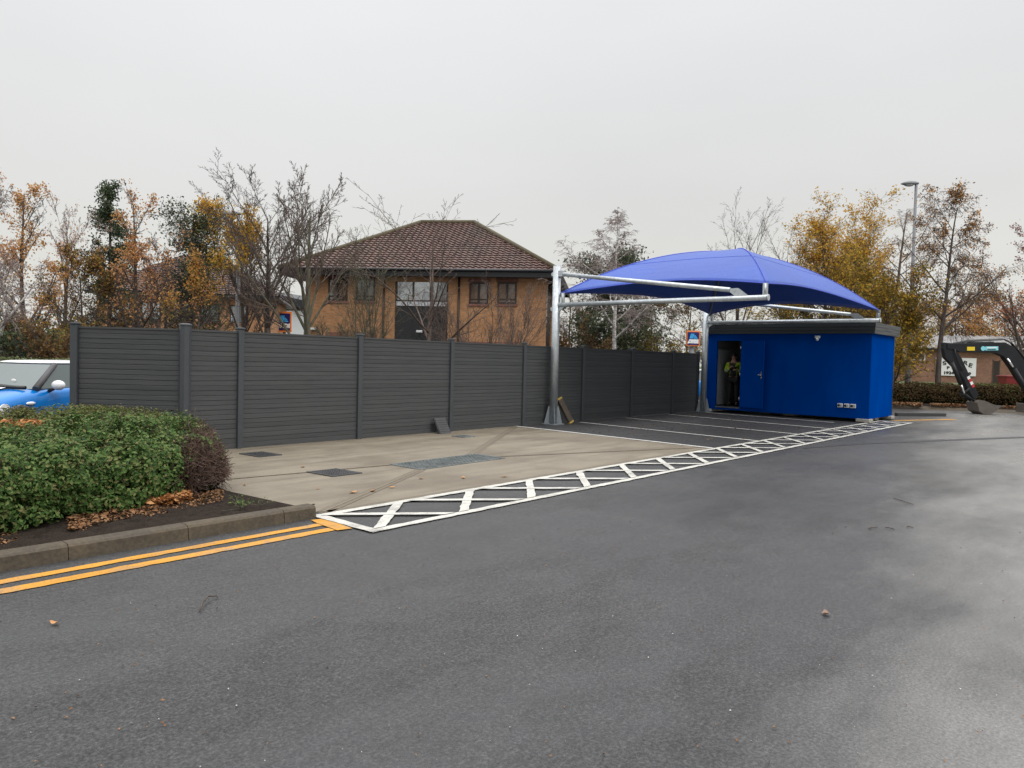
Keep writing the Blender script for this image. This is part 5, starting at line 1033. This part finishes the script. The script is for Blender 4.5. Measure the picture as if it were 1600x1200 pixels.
def grow(H, r0, P, rnd, stems=1, lean=(0, 0)):
    q = dict(DEF); q.update(P); out = [[] for _ in range(q['levels'] + 1)]; tips = []
    def br(p, d, Ln, r, lv):
        n = q['n'][lv]; st = Ln / n; pts = [p]; rad = [r]; x, y, z = p; dx, dy, dz = d; wob, tr = q['wob'][lv], q['trop'][lv]; kids = q['kids'][lv] if lv < q['levels'] else 0
        ks = q['start'][lv]; acc = rnd.random()
        for i in range(n):
            dx += rnd.gauss(0, wob); dy += rnd.gauss(0, wob); dz += rnd.gauss(0, wob) + tr; m = math.sqrt(dx * dx + dy * dy + dz * dz); dx /= m; dy /= m; dz /= m
            x += dx * st; y += dy * st; z += dz * st; f = (i + 1) / n; rr = max(q['rmin'], r * (1 - f * (.80 if lv else .86))); pts.append((x, y, z)); rad.append(rr)
            if kids and f > ks:
                acc += kids / (n * (1 - ks) + 1e-6)
                while acc >= 1:
                    acc -= 1; th = R(q['ang'][lv]) * (.7 + .6 * rnd.random()); az = rnd.random() * 6.283
                    ux, uy, uz = (0, 0, 1) if abs(dz) < .9 else (1, 0, 0); ax, ay, az_ = uy * dz - uz * dy, uz * dx - ux * dz, ux * dy - uy * dx; mm = math.sqrt(ax * ax + ay * ay + az_ * az_); ax /= mm; ay /= mm; az_ /= mm; bx, by, bz = dy * az_ - dz * ay, dz * ax - dx * az_, dx * ay - dy * ax
                    c, s = math.cos(th), math.sin(th); ca, sa = math.cos(az), math.sin(az)
                    nd = (dx * c + (ax * ca + bx * sa) * s, dy * c + (ay * ca + by * sa) * s, dz * c + (az_ * ca + bz * sa) * s)
                    g = (f - ks) / (1 - ks + 1e-6); ln = Ln * q['ratio'][lv] * (1 - q['shape'] * g) * (.7 + .6 * rnd.random()); back = rnd.random() * st
                    br((x - dx * back, y - dy * back, z - dz * back), nd, ln, max(q['rmin'], rr * (.40 + .25 * rnd.random()) + (.004 if lv else 0)), lv + 1)
        out[lv].append((pts, rad))
        if lv >= q['levels'] - 1: tips.extend(pts[1:])
    for s in range(stems):
        if stems > 1: a = 6.283 * s / stems + rnd.random(); sp = P.get('spread', .35) * (.5 + .8 * rnd.random()); d = (math.cos(a) * sp, math.sin(a) * sp, 1)
        else: d = (lean[0], lean[1], 1)
        m = math.sqrt(sum(c * c for c in d)); br((rnd.gauss(0, .1) * (stems > 1), rnd.gauss(0, .1) * (stems > 1), 0), tuple(c / m for c in d), H * (1 if s == 0 else .75 + .25 * rnd.random()), r0 * (1 if s == 0 else .8), 0)
    return out, np.array(tips)
def tree(name, label, px, dep, ytop, width, style, bark='bark_dark', twig=None, leaves=None, seed=1, group=None, zb=0.0, lean=(0, 0), stems=1, r0=None, lsize=.09, nl=0, lfilter=None, cat='tree', P=None, ljit=.10):
    base = W(px, dep, zb); H = ztop(px, ytop, dep) - zb; rnd = random.Random(seed); st = dict(STY[style]); st.update(P or {})
    out, tips = grow(H * st.get('hk', .97), r0 or H * .016, st, rnd, stems, lean)
    wid = width * dep / FPX; lat = tips[:, 0] * AE.x + tips[:, 1] * AE.y; ex = np.percentile(lat, 98) - np.percentile(lat, 2); k = min(1.7, max(.4, wid / ex)) ; zm = max(p[2] for lv in out for b in lv for p in b[0]) * .99; kz = H / max(zm, .1)
    sc_ = np.array([k, k, kz])
    mz = tips[:, 2].mean(); shx, shy = tips[:, 0].mean() / mz - lean[0] * .5, tips[:, 1].mean() / mz - lean[1] * .5
    def stand(a): a = np.array(a, float); f = np.minimum(a[:, 2] / mz, 1.25); a[:, 0] -= shx * mz * f; a[:, 1] -= shy * mz * f; return a * sc_
    def S(ps): return [(stand(a), b) for a, b in ps]
    t = thing(name, label, cat, base, 0, group)
    lows = [b for lv in out[:2] for b in lv]; V, F = tubes_np(S(lows), 7); link('trunk', np_mesh('trunk', V, F, smooth=True), bark, t)
    Vs, Fs, ms, k0 = [], [], [], 0
    hi = [b for lv in out[2:] for b in lv]; mats = [twig or bark]
    if hi: V, F = tubes_np(S(hi), 3); Vs.append(V); Fs.append(F); ms.append(np.zeros(len(F), int)); k0 = len(V)
    for li, (lm, n_, flt) in enumerate(leaves or []):
        T = stand(tips)
        if flt: T = T[np.array([flt(p[0] / max(wid, .1), p[1] / max(wid, .1), p[2] / H) for p in T])]
        if not len(T): continue
        # leaves gather on some twigs more than others
        wgt = np.array([max(.02, .5 + (.5 if style == 'pine' else 1.2) * mnoise.noise(Vector((p[0] * .9 + seed, p[1] * .9, p[2] * .9)))) for p in T]); wgt /= wgt.sum(); pk = rng.choice(len(T), n_, p=wgt); C_ = T[pk] + rng.normal(size=(n_, 3)) * ljit
        V, F = leaf_quads(C_, rnd_unit(n_) + np.array([0, 0, .3]), lsize, .6); Vs.append(V); Fs.append(F + k0); ms.append(np.full(len(F), li + 1)); k0 += len(V); mats.append(lm)
    if Vs: link('crown', np_mesh('crown', np.concatenate(Vs), np.concatenate(Fs), np.concatenate(ms)), mats, t)
    return t
STY = {
 'spread': dict(n=(9, 9, 6, 4, 3), kids=(11, 8, 6, 3, 0), ang=(32, 34, 38, 40, 40), ratio=(.60, .40, .45, .5, .5), start=(.16, .15, .1, .1, .1), trop=(.01, .03, .03, .02, 0), wob=(.035, .04, .08, .12, .15), shape=.45, rmin=.0055),
 'vase': dict(n=(10, 10, 6, 5, 3), kids=(13, 9, 6, 3, 0), ang=(26, 28, 32, 36, 40), ratio=(.68, .42, .45, .5, .5), start=(.24, .2, .1, .1, .1), trop=(.0, .012, .02, .02, 0), wob=(.02, .028, .05, .07, .15), shape=.52, rmin=.0052),
 'birch': dict(n=(12, 8, 7, 6, 3), kids=(17, 8, 6, 3, 0), ang=(36, 36, 40, 35, 40), ratio=(.36, .42, .6, .8, .5), start=(.22, .15, .1, .1, .1), trop=(.02, .04, -.06, -.22, -.3), wob=(.025, .045, .08, .12, .2), shape=.62, rmin=.005),
 'slim': dict(n=(12, 8, 5, 4, 3), kids=(18, 7, 4, 2, 0), ang=(34, 36, 40, 42, 40), ratio=(.32, .42, .5, .5, .5), start=(.18, .15, .1, .1, .1), trop=(.02, .04, .04, .03, 0), wob=(.03, .05, .09, .14, .2), shape=.55, rmin=.0055),
 'multi': dict(n=(10, 7, 5, 4, 3), kids=(8, 6, 4, 0, 0), ang=(20, 26, 34, 40, 40), ratio=(.48, .5, .5, .5, .5), start=(.2, .15, .1, .1, .1), trop=(.03, .04, .04, .02, 0), wob=(.03, .04, .08, .14, .2), levels=3, shape=.4, rmin=.005),
 'pine': dict(n=(14, 6, 4, 3, 3), kids=(46, 10, 5, 0, 0), ang=(76, 48, 45, 40, 40), ratio=(.25, .5, .5, .5, .5), start=(.25, .15, .1, .1, .1), trop=(.02, .05, .05, 0, 0), wob=(.02, .08, .15, .2, .2), levels=3, shape=.62),
}
TL = 'autumn trees behind the fence on the left'
up = lambda a: (lambda x, y, z: z > a)
tree('birch_tree', 'pale trunked bare birch cut by the left edge of the photo', 4, 23, 272, 95, 'birch', 'bark_birch', 'twig_pink', [('lf_pink', 900, up(.55))], 11, TL, lean=(-.05, .05), lsize=.07)
tree('autumn_tree', 'dense orange leaved tree with dark trunk, second from the left edge', 38, 29, 293, 92, 'slim', 'bark_dark', None, [('lf_orange', 3400, lambda x, y, z: z > .28)], 12, TL, lsize=.10)
tree('autumn_tree', 'thin pinkish nearly bare tree between the orange tree and the tall pine', 108, 32, 303, 100, 'spread', 'bark_brown', 'twig_pink', [('lf_pink', 1000, up(.4))], 13, TL, lsize=.09)
tree('oak_tree', 'dark brown leaved low spreading tree in front of the tall pine', 135, 28, 385, 125, 'spread', 'bark_dark', None, [('lf_brown', 1700, None), ('lf_olive', 800, up(.3)), ('lf_orange', 500, None)], 14, TL, lsize=.11)
tree('pine_tree', 'tall dark green pine with a pointed top behind the left fence', 173, 33, 292, 82, 'pine', 'bark_dark', None, [('lf_pine', 11000, None)], 15, TL, lsize=.105, ljit=.14, P=dict(shape=.75))
tree('autumn_tree', 'slender tree with sparse russet leaves right of the tall pine', 212, 28, 289, 88, 'slim', 'bark_dark', 'bark_brown', [('lf_pink', 1300, up(.35)), ('lf_orange', 700, up(.6))], 16, TL, lsize=.10)
tree('autumn_tree', 'dark bare branched tree with few russet leaves in front of the far office', 252, 27, 340, 90, 'spread', 'bark_dark', None, [('lf_pink', 900, up(.45))], 17, TL, lsize=.09)
tree('pine_tree', 'bushy dark pine with ragged top left of the yellow topped oak', 303, 31, 313, 92, 'pine', 'bark_dark', None, [('lf_pine', 8500, None), ('lf_yellow', 1500, lambda x, y, z: z > .55 and x > 0)], 18, TL, lsize=.105, ljit=.14, P=dict(shape=.35, ratio=(.30, .5, .5, .5, .5)))
tree('autumn_tree', 'small orange leaved tree below the bushy pine', 312, 26, 388, 90, 'slim', 'bark_dark', None, [('lf_orange', 1100, up(.6)), ('lf_olive', 700, None)], 19, TL, lsize=.09)
tree('oak_tree', 'oak with a yellow leaved top and bare lower limbs by the slim lamp post', 382, 27.3, 296, 120, 'vase', 'bark_dark', None, [('lf_yellow', 4300, lambda x, y, z: .60 < z < .93 and x * AE.x + y * AE.y < .12), ('lf_olive', 900, lambda x, y, z: .58 < z < .85 and x * AE.x + y * AE.y < .10)], 20, TL, lsize=.10)
tree('bare_tree', 'tall bare dark tree right of the yellow topped oak', 417, 27, 264, 170, 'vase', 'bark_dark', None, None, 21, 'bare trees around the office', r0=.17)
tree('bare_tree', 'bare tree with mossy trunk forking beside the left corner of the office', 472, 22, 266, 175, 'vase', 'bark_green', 'bark_brown', None, 22, 'bare trees around the office', r0=.15)
tree('bare_tree', 'bare greenish many stemmed tree in front of the left office windows', 572, 26, 322, 105, 'multi', 'bark_green', None, None, 23, 'bare trees around the office', stems=5, r0=.045, P=dict(spread=.12, kids=(8, 5, 3, 0, 0)))
tree('bare_tree', 'bare tree in front of the dark office entrance, its thin top above the roof', 666, 26.5, 286, 215, 'vase', 'bark_brown', 'bark_brown', None, 24, 'bare trees around the office', r0=.12, P=dict(kids=(10, 6, 3, 2, 0), ang=(38, 30, 34, 36, 40)))
tree('bare_bush', 'wide bare many stemmed bush in front of the right office windows', 757, 25.5, 428, 190, 'multi', 'bark_brown', None, None, 25, 'bare trees around the office', stems=9, r0=.045, P=dict(spread=.75), cat='bush')
tree('bare_bush', 'bare bush in front of the office left of its dark entrance', 545, 25.0, 470, 110, 'multi', 'bark_green', None, None, 26, 'bare trees around the office', stems=7, r0=.035, P=dict(spread=.5), cat='bush')
tree('birch_tree', 'bare white trunked birch seen past the canopy post', 957, 31, 320, 165, 'birch', 'bark_birch', 'twig_pink', None, 27, 'trees beyond the canopy', r0=.12, P=dict(start=(.34, .2, .1, .1, .1)))
tree('pine_tree', 'dark pine standing behind the bare white birch', 958, 42, 388, 120, 'pine', 'bark_dark', None, [('lf_pine', 15000, None)], 28, 'trees beyond the canopy', lsize=.16, ljit=.18, P=dict(shape=.2, start=(.05, .2, .1, .1, .1)))
for i, (px, dep, yt, w_, lb) in enumerate(((890, 44, 445, 80, 'pale bare birch thicket just right of the near canopy post'), (1015, 46, 440, 110, 'brown leaved tree right of the pine under the canopy'), (1065, 48, 432, 120, 'dull bare tree behind the sign under the canopy'), (925, 50, 455, 120, 'low brown tree left of the birch trunk under the canopy'), (1130, 52, 452, 110, 'bare brown tree above the cabin roof, left part'))):
    tree('background_tree', lb, px, dep, yt, w_, 'spread' if i else 'birch', 'bark_brown', 'twig_pink' if i == 0 else 'bark_green', [('lf_brown', (0, 4200, 900, 4200, 900)[i], None)] if i else None, 40 + i, 'trees beyond the canopy', lsize=.13, P=dict(start=(.08, .15, .1, .1, .1)))
tree('bare_tree', 'bare dark tree rising over the top of the blue canopy', 1150, 45, 314, 125, 'vase', 'bark_dark', None, None, 29, 'trees beyond the canopy', P=dict(kids=(12, 7, 4, 2, 0)), r0=.15)
tree('bare_tree', 'bare spiky tree between the canopy top and the yellow trees', 1232, 44, 335, 120, 'vase', 'bark_dark', None, None, 30, 'trees beyond the canopy', P=dict(kids=(11, 7, 4, 2, 0)))
YG = 'yellow trees behind the cabin'
tree('autumn_tree', 'yellow leaved tree above the canopy edge, left of two golden crowns', 1278, 42, 307, 130, 'slim', 'bark_dark', None, [('lf_yellow', 7500, up(.52)), ('lf_olive', 8500, lambda x, y, z: z < .62)], 31, YG, lsize=.13, ljit=.16, P=dict(start=(.08, .15, .1, .1, .1), ratio=(.42, .45, .5, .5, .5), shape=.3, kids=(26, 9, 6, 3, 0)))
tree('autumn_tree', 'yellow leaved tree above the cabin, right of two golden crowns', 1340, 43, 306, 130, 'slim', 'bark_dark', None, [('lf_yellow', 9000, up(.5)), ('lf_olive', 8500, lambda x, y, z: z < .60)], 32, YG, lsize=.13, ljit=.16, P=dict(start=(.08, .15, .1, .1, .1), ratio=(.42, .45, .5, .5, .5), shape=.3, kids=(26, 9, 6, 3, 0)))
tree('autumn_tree', 'lower olive yellow tree right of the golden crowns, beside the tall lamp post', 1394, 32.9, 392, 125, 'spread', 'bark_dark', None, [('lf_yellow', 3200, None), ('lf_olive', 7500, None)], 33, YG, lsize=.12, ljit=.16, P=dict(start=(.08, .15, .1, .1, .1)))
tree('autumn_tree', 'olive leaved tree low behind the canopy and cabin roof', 1235, 41, 420, 120, 'spread', 'bark_dark', None, [('lf_olive', 5000, None), ('lf_yellow', 1200, None)], 34, YG, lsize=.12, ljit=.16, P=dict(start=(.08, .15, .1, .1, .1)))
tree('bare_tree', 'pale bare distant tree between the golden crowns and the tall lamp post', 1392, 62, 322, 120, 'birch', 'bark_brown', 'twig_pink', None, 35, None)
tree('birch_tree', 'sparse orange brown birch growing from the far hedge beside the digger', 1467, 31.6, 300, 165, 'birch', 'bark_dark', 'bark_brown', [('lf_brown', 2300, up(.4)), ('lf_orange', 2600, up(.36))], 36, None, .45, lsize=.08, r0=.13, lean=(AE.x * .10, AE.y * .10), P=dict(ang=(44, 42, 40, 35, 40), ratio=(.46, .45, .6, .8, .5), start=(.36, .2, .1, .1, .1), kids=(17, 9, 6, 4, 0)))
tree('autumn_tree', 'sparse red leaved tree cut by the right edge of the photo', 1603, 36, 352, 130, 'spread', 'bark_dark', None, [('lf_red', 1900, up(.35))], 37, None, .5, lsize=.10, r0=.2)
tree('bare_tree', 'dark lopped stump like tree left of the red leaved tree', 1587, 44, 478, 60, 'multi', 'bark_dark', None, None, 38, None, .5, stems=2, r0=.16, P=dict(spread=.12, kids=(4, 3, 2, 0, 0)))
# brown woods beyond the low building: individual trees, four kinds repeated
protos = []
for i, (lf, n_) in enumerate((('lf_brown', 4200), ('lf_orange', 2600), ('lf_olive', 3800), ('lf_pink', 1500))):
    protos.append(tree('background_tree', 'x', 1400, 70, 450, 150, 'spread', 'bark_brown', None, [(lf, n_, None)], 60 + i, 'woods beyond the low building', .6, lsize=.22, ljit=.3, P=dict(start=(.1, .15, .1, .1, .1), kids=(11, 7, 5, 3, 0))))
kinds = ('brown leaved', 'orange leaved', 'olive leaved', 'russet twiggy')
spots = [(1350, 76, .95), (1384, 84, 1.0), (1412, 74, .9), (1440, 88, 1.05), (1500, 80, .9), (1522, 75, .95), (1548, 85, .9), (1572, 72, 1.0), (1625, 78, 1.1), (1660, 84, 1.0)]
where = ('behind the cabin roof', 'between cabin and tall lamp post', 'directly behind the tall lamp post', 'left of the birch in the far hedge', 'right of the hedge birch', 'above the digger boom, left part', 'above the middle of the digger boom', 'above the bend of the digger boom', 'at the right photo edge', 'farthest right of the woods')
for i, (px, dep, s) in enumerate(spots):
    o = protos[i] if i < 4 else copy_tree(protos[i % 4]); o.location = W(px, dep, .7); o.rotation_euler = (0, 0, i * 1.7); o.scale = (s, s, s); o['label'] = kinds[i % 4] + ' tree in the far woods, ' + where[i]
# dark undergrowth behind the left fence
sh = []
for i, (lf, n_) in enumerate((('lf_brown', 2600), ('lf_olive', 2600), ('lf_pine', 2600))):
    sh.append(tree('shrub', 'x', 60, 24, 500, 75, 'multi', 'bark_dark', None, [(lf, n_, None)], 80 + i, 'undergrowth behind the left fence', 0, stems=6, r0=.03, lsize=.12, ljit=.14, cat='shrub', P=dict(spread=.4, start=(.02, .05, .1, .1, .1))))
ss = [(12, 24, 1.0, 'brown leaved shrub at the left edge above the blue car roof'), (58, 25, 1.0, 'olive leaved shrub above the middle of the blue car roof'), (36, 23, .9, 'dark green shrub above the blue car windscreen'), (92, 22.5, 1.0, 'brown leaved shrub just left of the fence end post'), (140, 27, 1.0, 'olive shrub behind the short fence return'), (240, 27, .95, 'dark green shrub behind the corner post of the fence'), (-30, 24, 1.1, 'brown shrub just outside the left edge'), (320, 29, 1.0, 'olive shrub left of the slim lamp post behind the fence'), (20, 30, 1.25, 'tall dark green shrub farthest back above the blue car'), (75, 31, 1.2, 'brown shrub farthest back by the fence end')]
for i, (px, dep, s, lb) in enumerate(ss):
    o = sh[i] if i < 3 else copy_tree(sh[i % 3]); o.location = W(px, dep); o.rotation_euler = (0, 0, i * 2.1); o.scale = (s, s, s); o['label'] = lb
for i, (px, dep, yt, w_, lb) in enumerate(((905, 40, 500, 90, 'dark shrub behind the fence just right of the near canopy post'), (1040, 42, 505, 120, 'dark shrub behind the fence left of the far canopy post'), (985, 43, 500, 110, 'dark shrub behind the fence right of the birch trunk'))):
    tree('shrub', lb, px, dep, yt, w_, 'multi', 'bark_dark', None, [(('lf_brown', 'lf_olive', 'lf_pine')[i], 3200, None)], 90 + i, 'undergrowth beyond the canopy', 0, stems=6, r0=.03, lsize=.14, ljit=.16, cat='shrub', P=dict(spread=.5, start=(.02, .05, .1, .1, .1)))
